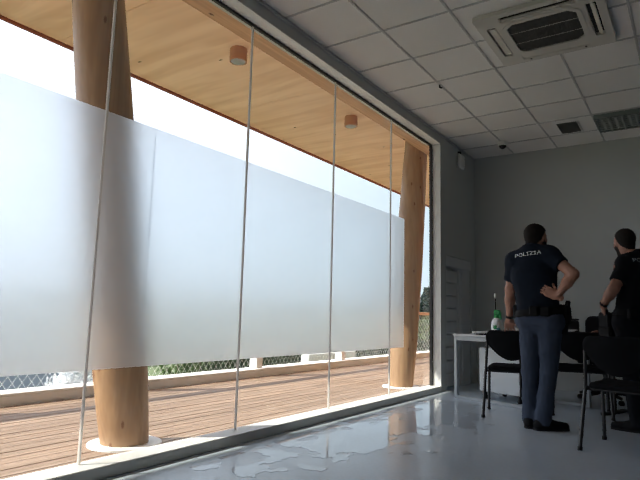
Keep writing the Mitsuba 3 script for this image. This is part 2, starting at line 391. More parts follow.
def bush(name, label, cat, cs, rs, count, size, mat, stems, flat=1.0):
    b = thing(name, label, cat)
    obj('foliage', leaf_cloud(cs, rs, count, size, flat), mat, b, kind='stuff')
    for p, q, r0, r1 in stems: obj('stem', tube([np.array(p), np.array(q)], [r0, r1], 7), 'bark', b)


# dark hedge behind the mesh, two shades
hc, hr = [], []
for y in np.arange(9.2, 21.0, 0.42):
    hc.append((-8.6 + 0.25 * math.sin(y * 3.1), y, -0.42 + 0.10 * math.sin(y * 1.7))); hr.append(0.52)
bush('hedge', 'long dark green hedge behind the mesh of the railing', 'hedge', hc, hr, 15000, 0.062, 'leaf_dark',
     [((-8.6, y, -0.82), (-8.6, y, -0.3), 0.02, 0.012) for y in np.arange(9.3, 21, 0.9)])
fc = [(-10.6 + 0.25 * math.sin(k * 2.2), 9.6 + k * 0.55, -0.30 + 0.1 * math.cos(k * 1.3)) for k in range(11)]
bush('shrub', 'yellow green shrubs between the pond and the hedge', 'shrub', fc, [0.55] * 11, 5000, 0.07, 'leaf_green',
     [((x, y, -0.82), (x, y, -0.3), 0.02, 0.012) for x, y, z in fc])
bush('bank_shrub', 'low green shrubs on the far bank of the pond', 'shrub', [(-15.4 + 0.4 * math.sin(k), 5.0 + k * 0.8, -0.42) for k in range(10)], [0.5] * 10, 4500, 0.09, 'leaf_olive',
     [((-15.4 + 0.4 * math.sin(k), 5.0 + k * 0.8, -0.82), (-15.4, 5.0 + k * 0.8, -0.5), 0.02, 0.012) for k in range(10)])
bush('broadleaf_tree', 'bright green leafy tree seen between the far column and the window edge', 'tree',
     [(-9.6, 23.2, 0.35), (-9.9, 23.8, -0.1), (-9.3, 22.6, -0.1), (-9.2, 23.6, 0.5), (-10.2, 23.0, 0.1)], [0.75, 0.7, 0.7, 0.6, 0.6], 5200, 0.085, 'leaf_green',
     [((-9.6, 23.2, -0.82), (-9.6, 23.2, 0.5), 0.07, 0.03)])
cc, cr = [], []
for k in range(16):
    z = 0.0 + k * 0.16; R = 1.3 * (1 - k / 17)
    for a in range(5):
        cc.append((-11.6 + R * 0.55 * math.cos(a * 1.26 + k), 27.4 + R * 0.55 * math.sin(a * 1.26 + k), z)); cr.append(0.14 + R * 0.3)
bush('conifer', 'dark conifer whose tip shows above the handrail beside the far column', 'tree', cc, cr, 6500, 0.10, 'needle', [((-11.6, 27.4, -0.82), (-11.6, 27.4, 2.6), 0.09, 0.02)], 0.45)
obj('pond', bx(-14.2, -9.0, 1.0, 8.6, -0.84, -0.62, 0.02), 'pond_water', label='dark water of a pond below the terrace', cat='pond')
# fountain: a spray of separate drops
n = 5200
hgt = nrng.uniform(0, 1, n) ** 0.8
px = -9.9 + nrng.normal(size=n) * (0.17 - 0.05 * hgt); pyy = 6.45 + nrng.normal(size=n) * (0.20 - 0.05 * hgt); pz = -0.57 + hgt * 0.78
base = trimesh.creation.icosphere(subdivisions=0)
sz = nrng.uniform(0.008, 0.019, n)
V = (base.vertices[None] * sz[:, None, None] * [1, 1, 1.7] + np.stack([px, pyy, pz], 1)[:, None]).reshape(-1, 3)
F = (base.faces[None] + np.arange(n)[:, None, None] * len(base.vertices)).reshape(-1, 3)
obj('fountain_spray', trimesh.Trimesh(V, F, process=False), 'droplet', label='white sparkling spray of water above the pond', cat='fountain', kind='stuff')
pw = thing('garden_wall', 'low pale block wall seen through the mesh beside a white post', 'wall')
for k in range(4):
    obj('block', bx(-7.70, -7.45, 10.70 + k * 0.53, 11.22 + k * 0.53, -0.82, 0.02, 0.015), 'pale_wall', pw)

# ------------------------------------------------------------------ water on the floor
def puddle_mesh():
    H = 0.02
    xs, ys = np.arange(-2.69, -0.55, H), np.arange(2.2, 6.9, H)
    X, Y = np.meshgrid(xs, ys, indexing='ij')
    n1 = meshkit.fbm(np.stack([X * 1.5 + Y * 0.5, Y * 1.1, 0 * X + 2.3], -1), 5, seed=3)
    n2 = meshkit.fbm(np.stack([X * 11.0, Y * 7.0, 0 * X], -1), 4, seed=8)
    # where the water lies: a band that runs beside the sill, widest near the far column
    c = -2.23 + 0.02 * (Y - 3) ; wd = np.interp(Y, [2.2, 2.9, 3.6, 4.6, 5.6, 6.1, 6.3], [0.0, 0.14, 0.36, 0.40, 0.34, 0.24, -2.0])
    m = (wd - np.abs(X - c)) / 0.5 + 1.3 * (n1 - 0.5) + 2.3 * (n2 - 0.5) - 0.10
    on = m > 0.02
    rects = []
    for i in range(len(xs)):
        row = np.flatnonzero(np.diff(np.concatenate([[0], on[i].astype(int), [0]])))
        for a, b in row.reshape(-1, 2): rects.append(sbox(xs[i], ys[0] + a * H, xs[i] + H, ys[0] + b * H))
    s = union_all(rects).buffer(0.014).buffer(-0.014).buffer(-0.008).buffer(0.008).simplify(0.004)
    feet = [Point(-1.71, 5.32), Point(-1.82, 5.85), Point(-1.20, 5.42), Point(-1.31, 5.95), Point(-2.37, 6.40)]
    return s.difference(union_all([q.buffer(0.04) for q in feet]))


ps = puddle_mesh()
parts = [prism(g, 0.0012, (0, 0, 0.0002)) for g in getattr(ps, 'geoms', [ps]) if g.area > 0.0005]
obj('spilled_water', parts, 'puddle', label='spilled water in thin irregular puddles on the grey floor', cat='water', kind='stuff')

# ------------------------------------------------------------------ ceiling fittings
ac = thing('ceiling_air_conditioner', 'white square cassette air conditioner with a dark central grille in the ceiling', 'air conditioner')
acx, acy, az = -0.917, 4.635, CZ - 0.001
A = np.eye(4); A[:3, 3] = (acx, acy, az)
panel = rrect(0.945, 0.945, 0.02)
octo = Polygon([(-0.29, -0.22), (-0.22, -0.29), (0.22, -0.29), (0.29, -0.22), (0.29, 0.22), (0.22, 0.29), (-0.22, 0.29), (-0.29, 0.22)])
slots = [affinity.translate(rrect(0.56, 0.075, 0.01), 0, s * 0.375) for s in (1, -1)] + [affinity.translate(rrect(0.075, 0.56, 0.01), s * 0.375, 0) for s in (1, -1)]
face = panel.difference(octo.buffer(-0.02)).difference(union_all(slots))
obj('panel', [move(prism(face, 0.034), A @ np.array([[1, 0, 0, 0], [0, 1, 0, 0], [0, 0, 1, -0.034], [0, 0, 0, 1]])),
              move(prism(octo.buffer(0.012).difference(octo.buffer(-0.025)), 0.006), A @ np.array([[1, 0, 0, 0], [0, 1, 0, 0], [0, 0, 1, -0.040], [0, 0, 0, 1]]))], 'ac_white', ac, smooth=20)
obj('recess', move(prism(panel.buffer(-0.03), 0.004), A @ np.array([[1, 0, 0, 0], [0, 1, 0, 0], [0, 0, 1, -0.004], [0, 0, 0, 1]])), 'ac_dark', ac)
g = obj('grille', move(prism(octo.buffer(-0.022), 0.004), A @ np.array([[1, 0, 0, 0], [0, 1, 0, 0], [0, 0, 1, -0.020], [0, 0, 0, 1]])), 'ac_dark', ac, label='dark air grille')
bars = []
for k in range(27):
    o = -0.26 + k * 0.02
    L = 0.265 if abs(o) < 0.205 else 0.265 - (abs(o) - 0.205)
    bars.append(bx(acx + o - 0.003, acx + o + 0.003, acy - L, acy + L, az - 0.030, az - 0.020)); bars.append(bx(acx - L, acx + L, acy + o - 0.003, acy + o + 0.003, az - 0.028, az - 0.020))
obj('mesh', bars, 'ac_grille', g, kind='stuff')
for s in (-0.095, 0.095): obj('rib', bx(acx - 0.265, acx + 0.265, acy + s - 0.002, acy + s + 0.002, az - 0.032, az - 0.028), 'ac_white', g)
for (dx, dy, w, hh, tilt) in ((-0.372, 0, 0.058, 0.50, 6), (0.385, 0, 0.042, 0.52, 35), (0, 0.375, 0.555, 0.070, 0), (0, -0.352, 0.54, 0.018, 0)):
    f = bx(-w / 2, w / 2, -hh / 2, hh / 2, -0.004, 0.004, 0.002)
    R = trimesh.transformations.rotation_matrix(math.radians(tilt), [0, 1, 0]); R[:3, 3] = (acx + dx, acy + dy, az - 0.026)
    obj('flap', move(f, R), 'ac_white', ac)
for dx, dy in ((-0.22, 0.435), (0.24, 0.435)): obj('clip', bx(acx + dx - 0.008, acx + dx + 0.008, acy + dy - 0.012, acy + dy + 0.012, az - 0.038, az - 0.033, 0.002), 'ac_dark', ac)

vt = thing('ceiling_vent', 'small dark square grille in a ceiling tile by the back wall', 'vent')
vx0, vx1, vy0, vy1 = -1.305, -1.115, 7.14, 7.48
obj('frame', [bx(vx0 - 0.015, vx0, vy0 - 0.015, vy1 + 0.015, CZ - 0.010, CZ + 0.006), bx(vx1, vx1 + 0.015, vy0 - 0.015, vy1 + 0.015, CZ - 0.010, CZ + 0.006),
              bx(vx0, vx1, vy0 - 0.015, vy0, CZ - 0.010, CZ + 0.006), bx(vx0, vx1, vy1, vy1 + 0.015, CZ - 0.010, CZ + 0.006)], 'vent', vt)
obj('backing', bx(vx0, vx1, vy0, vy1, CZ + 0.001, CZ + 0.006), 'ac_dark', vt)
for k in range(8):
    y = vy0 + 0.02 + k * (vy1 - vy0 - 0.04) / 7
    obj('blade', bx(vx0, vx1, y - 0.006, y + 0.006, CZ - 0.008, CZ + 0.001), 'vent', vt)
obj('rod', bx(vx1 + 0.03, vx1 + 0.042, vy0 - 0.03, vy1 + 0.02, CZ - 0.004, CZ + 0.006), 'grid_bar', vt)

lp = thing('ceiling_light', 'switched off square louvre light in the ceiling near the back wall', 'light')
lx0, lx1, ly0, ly1 = GX[3] + 0.014, GX[4] - 0.014, GY[-3] + 0.03, GY[-2] - 0.014
obj('tray', bx(lx0, lx1, ly0, ly1, CZ - 0.002, CZ + 0.005), 'lamp_tray', lp)
fr = 0.016
obj('frame', [bx(lx0, lx0 + fr, ly0, ly1, CZ - 0.05, CZ - 0.002), bx(lx1 - fr, lx1, ly0, ly1, CZ - 0.05, CZ - 0.002), bx(lx0, lx1, ly0, ly0 + fr, CZ - 0.05, CZ - 0.002), bx(lx0, lx1, ly1 - fr, ly1, CZ - 0.05, CZ - 0.002)], 'lamp_tray', lp)
for k in range(4):
    x = lx0 + (k + 0.5) * (lx1 - lx0) / 4
    obj('tube', tube([(x, ly0 + 0.03, CZ - 0.018), (x, ly1 - 0.03, CZ - 0.018)], 0.013, 12), 'tube_glass', lp, smooth=40)
for k in range(1, 4): obj('reflector', bx(lx0 + k * (lx1 - lx0) / 4 - 0.006, lx0 + k * (lx1 - lx0) / 4 + 0.006, ly0 + fr, ly1 - fr, CZ - 0.048, CZ - 0.003), 'louvre_metal', lp)
for k in range(1, 8):
    y = ly0 + k * (ly1 - ly0) / 8
    obj('louvre', bx(lx0 + fr, lx1 - fr, y - 0.002, y + 0.002, CZ - 0.046, CZ - 0.033), 'louvre_metal', lp)

dm = thing('dome_camera', 'small white dome camera with a black globe on the ceiling', 'camera')
obj('base', lathe([(0, 0), (0.066, 0), (0.068, -0.004), (0.064, -0.040), (0.050, -0.048), (0, -0.048)], 32, (-2.09, 7.50, CZ - 0.002)), 'white_plastic', dm, smooth=30)
obj('globe', lathe([(0.049, -0.049)] + [(0.049 * math.cos(a), -0.049 - 0.045 * math.sin(a)) for a in np.linspace(0.05, math.pi / 2 - 0.02, 10)] + [(0, -0.094)], 32, (-2.09, 7.50, CZ - 0.002)), 'dome', dm, smooth=60, label='black glossy globe')
sp = thing('ceiling_hook', 'small metal fitting hanging from the ceiling grid near the window', 'fitting')
obj('clip', bx(-2.125, -2.075, 5.19, 5.225, CZ - 0.022, CZ - 0.002, 0.005), 'galvanised', sp)
obj('stem', tube([(-2.085, 5.22, CZ - 0.02), (-2.085, 5.22, CZ - 0.05), (-2.06, 5.23, CZ - 0.06)], 0.009, 8), 'black_plastic', sp)
sb = thing('wall_detector', 'white box detector on a bracket high on the side wall near the corner', 'detector')
obj('housing', bx(XW + 0.02, XW + 0.075, 7.36, 7.53, 3.02, 3.21, 0.014), 'white_plastic', sb)
obj('bracket', tube([(XW + 0.001, 7.44, 3.255), (XW + 0.04, 7.44, 3.255), (XW + 0.045, 7.44, 3.20)], 0.014, 8), 'black_plastic', sb)
obj('cover', bx(XW + 0.074, XW + 0.080, 7.39, 7.50, 3.04, 3.12, 0.003), 'white_plastic', sb)

# ------------------------------------------------------------------ stackable chairs
def backrest_mesh(w=0.47, hgt=0.285, th=0.034):
    xs = np.linspace(-1, 1, 33)
    top = [(x * w / 2, hgt - 0.012 * abs(x) ** 2 - 0.055 * max(0, abs(x) - 0.82) ** 1.5 / 0.18 ** 1.5 * 1.0) for x in xs]
    low = [(x * w / 2, hgt * (0.62 - 0.62 * math.cos(x * math.pi / 2) ** 0.8)) for x in xs[::-1]]
    poly = Polygon(top + low).buffer(0)
    out = []
    for off, z in ((0.0, th / 2 - 0.010), (-0.004, th / 2 - 0.003), (-0.012, th / 2)):
        out.append((poly.buffer(off), z))
    rings = []
    N = 96
    for p, z in [(poly.buffer(-0.012), -th / 2), (poly.buffer(-0.004), -th / 2 + 0.003), (poly, -th / 2 + 0.010), (poly, th / 2 - 0.010), (poly.buffer(-0.004), th / 2 - 0.003), (poly.buffer(-0.012), th / 2)]:
        c = np.array([0, hgt * 0.55]); R = []
        ext = p.exterior
        for k in range(N):
            a = 2 * math.pi * k / N
            q = ext.intersection(__import__('shapely').LineString([c, c + np.array([math.cos(a), math.sin(a)])]))
            qq = np.array(q.coords[0]) if q.geom_type == 'Point' else np.array(q.geoms[0].coords[0])
            R.append((qq[0], z, qq[1]))
        rings.append(R)
    # inner ring grid so that the shell can bend
    V, F = [], []
    full = [[(x * s, z, hgt * 0.55 + (y - hgt * 0.55) * s) for x, z, y in rings[0]] for s in (0.25, 0.6)] + rings + [[(x * s, z, hgt * 0.55 + (y - hgt * 0.55) * s) for x, z, y in rings[-1]] for s in (0.6, 0.25)]
    for R in full: V += R
    V += [(0, -th / 2, hgt * 0.55), (0, th / 2, hgt * 0.55)]
    m = len(full)
    for i in range(m - 1):
        for k in range(N):
            a, b = i * N + k, i * N + (k + 1) % N
            F += [(a, b + N, b), (a, a + N, b + N)]
    for k in range(N):
        F += [(m * N, k, (k + 1) % N), (m * N + 1, (m - 1) * N + (k + 1) % N, (m - 1) * N + k)]
    V = np.array(V)
    V[:, 1] += 0.9 * V[:, 0] ** 2 - 0.02          # wraps round the sitter
    msh = trimesh.Trimesh(V, F, process=False); msh.fix_normals()
    return msh


def chair_parts():
    P = []
    seat = rrect(0.46, 0.43, 0.07)
    rings = [(seat.buffer(-0.03), 0.0), (seat.buffer(-0.008), 0.006), (seat, 0.022), (seat.buffer(-0.006), 0.040), (seat.buffer(-0.03), 0.050)]
    sm = to_tm(m3.Manifold.hull_points(np.array([(x, y, z) for p, z in rings for x, y in p.exterior.coords], np.float32)))
    sm.apply_translation([0, 0.01, 0.425])
    P.append(('seat', sm, 'dark_cloth', 40))
    bk = backrest_mesh()
    R = trimesh.transformations.rotation_matrix(math.radians(13), [1, 0, 0]); R[:3, 3] = (0, -0.215, 0.535)
    P.append(('backrest', move(bk, R), 'dark_cloth', 50))
    for s in (-1, 1):
        P.append(('leg', tube([(s * 0.262, -0.29, 0.012), (s * 0.245, -0.19, 0.42)], 0.0135, 12), 'black_metal', 40))
        P.append(('leg', tube([(s * 0.262, 0.25, 0.012)] + arc((s * 0.249, 0.205, 0.37), (s * 0.246, 0.195, 0.425), (s * 0.245, 0.15, 0.425)) + [(s * 0.245, -0.18, 0.425)], 0.0135, 12), 'black_metal', 40))
        P.append(('back_post', tube([(s * 0.243, -0.185, 0.415), (s * 0.236, -0.20, 0.50), (s * 0.222, -0.238, 0.70)], 0.0125, 12), 'black_metal', 40))
        for y in (-0.29, 0.25): P.append(('foot_cap', lathe([(0, 0), (0.017, 0), (0.018, 0.02), (0.014, 0.028), (0, 0.028)], 14, (s * 0.262, y + (0.003 if y < 0 else -0.002), 0.0005)), 'black_plastic', 30))
    for y in (-0.15, 0.16): P.append(('stretcher', tube([(-0.245, y, 0.419), (0.245, y, 0.419)], 0.010, 10), 'black_metal', 40))
    return P


_chair = None


def place_chair(o, front, label, group='black visitor chairs at the grey desk'):
    global _chair
    f = np.array([front[0], front[1], 0.0]); f /= np.linalg.norm(f)
    m = np.eye(4); m[:3, 1] = f; m[:3, 0] = [f[1], -f[0], 0]; m[:3, 3] = (o[0], o[1], 0)
    k = thing('visitor_chair', label, 'chair', group)
    if _chair is None: _chair = [(n, mikit.ply(ms, 'm_' + mt, smooth=sm)) for n, ms, mt, sm in chair_parts()]
    for n, d in _chair:
        scene[key_for(n, k)] = {**d, 'to_world': T(m)}
    return m


def from_rear_left(rl, front):
    f = np.array(front, float); f /= np.linalg.norm(f); r = np.array([f[1], -f[0]])
    return np.array(rl) + 0.262 * r + 0.29 * f


place_chair(from_rear_left((-1.71, 5.32), (-0.20, 0.98)), (-0.20, 0.98), "black visitor chair whose back the officer's left hand rests on")
place_chair(from_rear_left((-1.215, 5.90), (-0.19, 0.98)), (-0.19, 0.98), 'black visitor chair pushed up to the desk between the two standing officers')
place_chair(from_rear_left((-0.745, 4.47), (0.17, 0.98)), (0.17, 0.98), 'black visitor chair in front of the officer cut off by the picture edge')

# ------------------------------------------------------------------ grey desk and what stands on and under it
TO = np.array([-2.39, 6.39]); TT = np.array([0.94, -0.342]); TT /= np.linalg.norm(TT); TN = np.array([-TT[1], TT[0]])
TM = np.eye(4); TM[:2, 0], TM[:2, 1], TM[:2, 3] = TT, TN, TO
TL, TD, TH = 1.20, 0.80, 0.735
onT = lambda m: move(m, TM)
tb = thing('desk', 'grey desk on a square tube frame behind the chair with a hand on it', 'desk')
obj('tabletop', onT(bx(-0.01, TL + 0.01, -0.01, TD + 0.01, TH - 0.025, TH, 0.004)), 'table_top', tb)
for x in (0.0, TL - 0.04):
    for y in (0.0, TD - 0.04):
        obj('leg', onT(bx(x, x + 0.04, y, y + 0.04, 0.0, TH - 0.025, 0.003)), 'grey_steel', tb)
for y in (0.002, TD - 0.038): obj('apron', onT(bx(0.04, TL - 0.04, y, y + 0.036, TH - 0.075, TH - 0.026, 0.003)), 'grey_steel', tb)
for x in (0.002, TL - 0.038): obj('apron', onT(bx(x, x + 0.036, 0.04, TD - 0.04, TH - 0.075, TH - 0.026, 0.003)), 'grey_steel', tb)
for y in (0.002, TD - 0.038): obj('floor_bar', onT(bx(0.04, TL - 0.04, y, y + 0.036, 0.0, 0.035, 0.003)), 'grey_steel', tb)
pd = thing('drawer_pedestal', 'pale grey pedestal with flat front standing under the desk', 'cabinet')
obj('carcass', onT(bx(0.165, 0.705, 0.262, 0.70, 0.085, 0.585, 0.004)), 'pedestal', pd)
obj('drawer', onT(bx(0.167, 0.700, 0.246, 0.261, 0.088, 0.582, 0.003)), 'pedestal', pd)
obj('side_edge', onT(bx(0.702, 0.722, 0.246, 0.70, 0.085, 0.585, 0.003)), 'black_plastic', pd)
for x, y in ((0.21, 0.31), (0.66, 0.31), (0.21, 0.66), (0.66, 0.66)):
    obj('castor', onT(lathe([(0, 0), (0.022, 0), (0.026, 0.01), (0.026, 0.03), (0.016, 0.05), (0.016, 0.085), (0, 0.085)], 14, (x, y, 0))), 'black_plastic', pd, smooth=30)


# second desk, pushed against the first one's far half
t2 = thing('desk', 'dark topped desk behind the middle visitor chair, with a low black box on it', 'desk')
obj('tabletop', onT(bx(1.215, 2.02, 0.33, 0.93, TH - 0.025, TH, 0.004)), 'dark_top', t2)
for x in (1.52, 1.86):
    obj('leg', onT(bx(x - 0.02, x + 0.02, 0.61, 0.65, 0.03, TH - 0.025, 0.003)), 'black_metal', t2)
    obj('foot', onT(bx(x - 0.025, x + 0.025, 0.40, 0.86, 0.0, 0.03, 0.006)), 'black_metal', t2)
obj('apron', onT(bx(1.30, 1.95, 0.61, 0.65, TH - 0.085, TH - 0.026, 0.003)), 'black_metal', t2)


def desk_at(s, n, z=TH): p = TO + s * TT + n * TN; return np.array([p[0], p[1], z])


b0 = desk_at(0.235, 0.50)
sb2 = thing('pump_sprayer', 'white pump spray bottle with green head and thin upright lance on the desk', 'spray bottle')
obj('bottle', lathe([(0, 0), (0.060, 0), (0.066, 0.006), (0.067, 0.02), (0.067, 0.125), (0.060, 0.155), (0.042, 0.182), (0.028, 0.195), (0.026, 0.21), (0, 0.21)], 40, b0), 'white_plastic', sb2, smooth=40)
obj('collar', lathe([(0, 0.195), (0.031, 0.195), (0.033, 0.2), (0.033, 0.225), (0.028, 0.232), (0, 0.232)], 30, b0), 'green_plastic', sb2, smooth=30)
obj('pump_head', [bx(b0[0] - 0.030, b0[0] + 0.044, b0[1] - 0.024, b0[1] + 0.024, b0[2] + 0.228, b0[2] + 0.290, 0.010), bx(b0[0] + 0.020, b0[0] + 0.056, b0[1] - 0.014, b0[1] + 0.014, b0[2] + 0.170, b0[2] + 0.26, 0.006)], 'green_plastic', sb2, label='green trigger pump head')
obj('lance', tube([b0 + [-0.012, 0, 0.28], b0 + [-0.014, 0, 0.44]], 0.006, 8), 'black_plastic', sb2)
obj('nozzle', lathe([(0, 0), (0.010, 0), (0.016, 0.03), (0.012, 0.055), (0, 0.06)], 14, b0 + [-0.014, 0, 0.43]), 'white_plastic', sb2, smooth=30, label='white nozzle')
vdir = np.array([b0[0], b0[1]]); vdir /= -np.linalg.norm(vdir)
for dz, w, hh, mt, da in ((0.085, 0.030, 0.045, 'green_plastic', -0.35), (0.055, 0.030, 0.05, 'label_blue', 0.25)):
    ang0 = math.atan2(vdir[1], vdir[0]) + da
    aa = np.linspace(ang0 - w / 0.067 / 2 * 1.4, ang0 + w / 0.067 / 2 * 1.4, 7)
    V = [(b0[0] + 0.0678 * math.cos(a), b0[1] + 0.0678 * math.sin(a), b0[2] + z) for z in (dz - hh / 2, dz + hh / 2) for a in aa]
    obj('sticker', (np.array(V), np.array([f for i in range(6) for f in ((i, i + 1, i + 8), (i, i + 8, i + 7))])), mt, sb2)


def sheets(name, label, s, n, w, d, hgt, rot, mat, count=5, z0=TH, cat='papers', group=None):
    k = thing(name, label, cat, group)
    rng = random.Random(hash(name) % 97 if False else int(s * 1000))
    for i in range(count):
        a = bx(-w / 2, w / 2, -d / 2, d / 2, 0, hgt / count * 0.96, 0.0006)
        R = trimesh.transformations.rotation_matrix(math.radians(rot + rng.uniform(-4, 4)), [0, 0, 1]); p = desk_at(s, n, z0 + 0.0005 + i * hgt / count); R[:3, 3] = p
        R[:3, :3] = R[:3, :3]
        obj('sheet', move(a, R), mat, k)


sheets('paper_stack', 'stack of white papers on the grey desk beside the spray bottle', 0.09, 0.40, 0.21, 0.27, 0.028, 20, 'paper')
k = thing('folder', 'dark thin folder lying on the grey desk in front of the spray bottle', 'folder')
for i in range(2):
    R = trimesh.transformations.rotation_matrix(math.radians(-12), [0, 0, 1]); R[:3, 3] = desk_at(0.40, 0.17, TH + 0.0005 + 0.007 * i)
    obj('cover', move(bx(-0.11, 0.11, -0.15, 0.15, 0, 0.006, 0.001), R), 'dark_cloth', k)
cupp = desk_at(0.565, 0.42)
cp = thing('cup', "small white cup on the desk behind the officer's left hand", 'cup')
obj('cup_wall', lathe([(0, 0.0), (0.024, 0), (0.034, 0.085), (0.0355, 0.086), (0.0335, 0.086), (0.023, 0.003), (0, 0.003)], 24, cupp), 'white_plastic', cp, smooth=30)
obj('rim', lathe([(0.034, 0.083), (0.0365, 0.084), (0.0365, 0.088), (0.034, 0.089), (0.034, 0.083)], 24, cupp), 'white_plastic', cp, smooth=30)
bk = thing('equipment_case', 'black equipment case with a handle standing on the desk near the right end', 'case')
C0 = desk_at(1.03, 0.66)
R = np.eye(4); R[:3, 0] = [0.98, 0.2, 0]; R[:3, 1] = [-0.2, 0.98, 0]; R[:3, 3] = C0
obj('body', move(bx(-0.13, 0.12, -0.09, 0.09, 0.0, 0.185, 0.012), R), 'black_plastic', bk)
obj('lid', move(bx(-0.133, 0.123, -0.093, 0.093, 0.187, 0.205, 0.008), R), 'black_plastic', bk)
obj('handle', move(tube([(-0.05, 0, 0.203)] + arc((-0.05, 0, 0.222), (-0.05, 0, 0.236), (-0.03, 0, 0.236)) + arc((0.03, 0, 0.236), (0.05, 0, 0.236), (0.05, 0, 0.222)) + [(0.05, 0, 0.203)], 0.007, 8), R), 'black_plastic', bk, smooth=40)
lb = thing('low_box', 'low black box on the desk with white paper lying on it', 'box')
C1 = desk_at(1.21, 0.43)
R2_ = R.copy(); R2_[:3, 3] = C1
obj('body', move(bx(-0.12, 0.12, -0.06, 0.06, 0.0, 0.055, 0.006), R2_), 'black_plastic', lb)
obj('lid', move(bx(-0.122, 0.122, -0.062, 0.062, 0.0555, 0.070, 0.004), R2_), 'black_plastic', lb)
sh = thing('note_sheets', 'white folded sheets lying on the low black box', 'papers')
for i in range(3):
    R3 = R2_ @ trimesh.transformations.rotation_matrix(math.radians(8 * i - 6), [0, 0, 1]); R3[2, 3] += 0.0705 + i * 0.007
    obj('sheet', move(bx(-0.10 + 0.02 * i, 0.03 + 0.01 * i, -0.05, 0.05, 0, 0.0065, 0.001), R3), 'paper', sh)
sheets('loose_papers', "white papers under the seated person's hand on the desk", 1.29, 0.66, 0.15, 0.21, 0.008, -30, 'paper', 2)

# swivel chair behind the desk
oc = thing('swivel_chair', 'black office swivel chair behind the desk by the back wall', 'chair')
ox, oy = -0.93, 7.36
for k in range(5):
    a = math.radians(20 + 72 * k); d = np.array([math.cos(a), math.sin(a), 0])
    arm = obj('base_arm', tube([np.array([ox, oy, 0.115]) + 0.02 * d, np.array([ox, oy, 0.10]) + 0.17 * d, np.array([ox, oy, 0.075]) + 0.30 * d], [0.024, 0.021, 0.016], 10), 'black_plastic', oc, smooth=40)
    w = trimesh.creation.cylinder(0.027, 0.045, sections=20); w.apply_transform(trimesh.transformations.rotation_matrix(math.pi / 2, [-d[1] * 0 + d[0], d[1], 0])); w.apply_translation([ox + 0.30 * d[0], oy + 0.30 * d[1], 0.0275])
    obj('castor', w, 'black_plastic', arm, smooth=30)
obj('gas_column', lathe([(0, 0.09), (0.03, 0.09), (0.03, 0.25), (0.02, 0.26), (0.02, 0.41), (0.06, 0.415), (0.06, 0.43), (0, 0.43)], 20, (ox, oy, 0)), 'black_metal', oc, smooth=30)
seat = m3.Manifold.hull_points(np.array([(ox + x, oy + y, z) for p, z in ((rrect(0.44, 0.42, 0.09), 0.43), (rrect(0.49, 0.47, 0.1), 0.455), (rrect(0.49, 0.47, 0.1), 0.485), (rrect(0.43, 0.41, 0.1), 0.51)) for x, y in p.exterior.coords], np.float32))
obj('seat', seat, 'dark_cloth', oc, smooth=40)
bkp = m3.Manifold.hull_points(np.array([(ox - 0.0 + x, oy + 0.255 + dy + 0.12 * z, 0.76 + z) for p, dy in ((rrect(0.40, 0.40, 0.09), -0.035), (rrect(0.46, 0.45, 0.09), -0.012), (rrect(0.46, 0.45, 0.09), 0.008), (rrect(0.40, 0.40, 0.09), 0.03)) for x, z in p.exterior.coords], np.float32))
obj('backrest', bkp, 'dark_cloth', oc, smooth=40)
obj('back_bar', bx(ox - 0.035, ox + 0.035, oy + 0.10, oy + 0.25, 0.412, 0.425, 0.004), 'black_metal', oc)
obj('back_bar', tube([(ox, oy + 0.235, 0.418), (ox, oy + 0.27, 0.50), (ox, oy + 0.285, 0.72)], 0.02, 10), 'black_metal', oc, smooth=40)
for s in (-1, 1):
    ar = obj('armrest', bx(ox + s * 0.285 - 0.03, ox + s * 0.285 + 0.03, oy - 0.12, oy + 0.13, 0.655, 0.685, 0.012), 'black_plastic', oc)
    obj('support', tube([(ox + s * 0.20, oy, 0.428), (ox + s * 0.275, oy, 0.432), (ox + s * 0.285, oy, 0.47), (ox + s * 0.285, oy, 0.657)], 0.014, 10), 'black_plastic', ar, smooth=40)

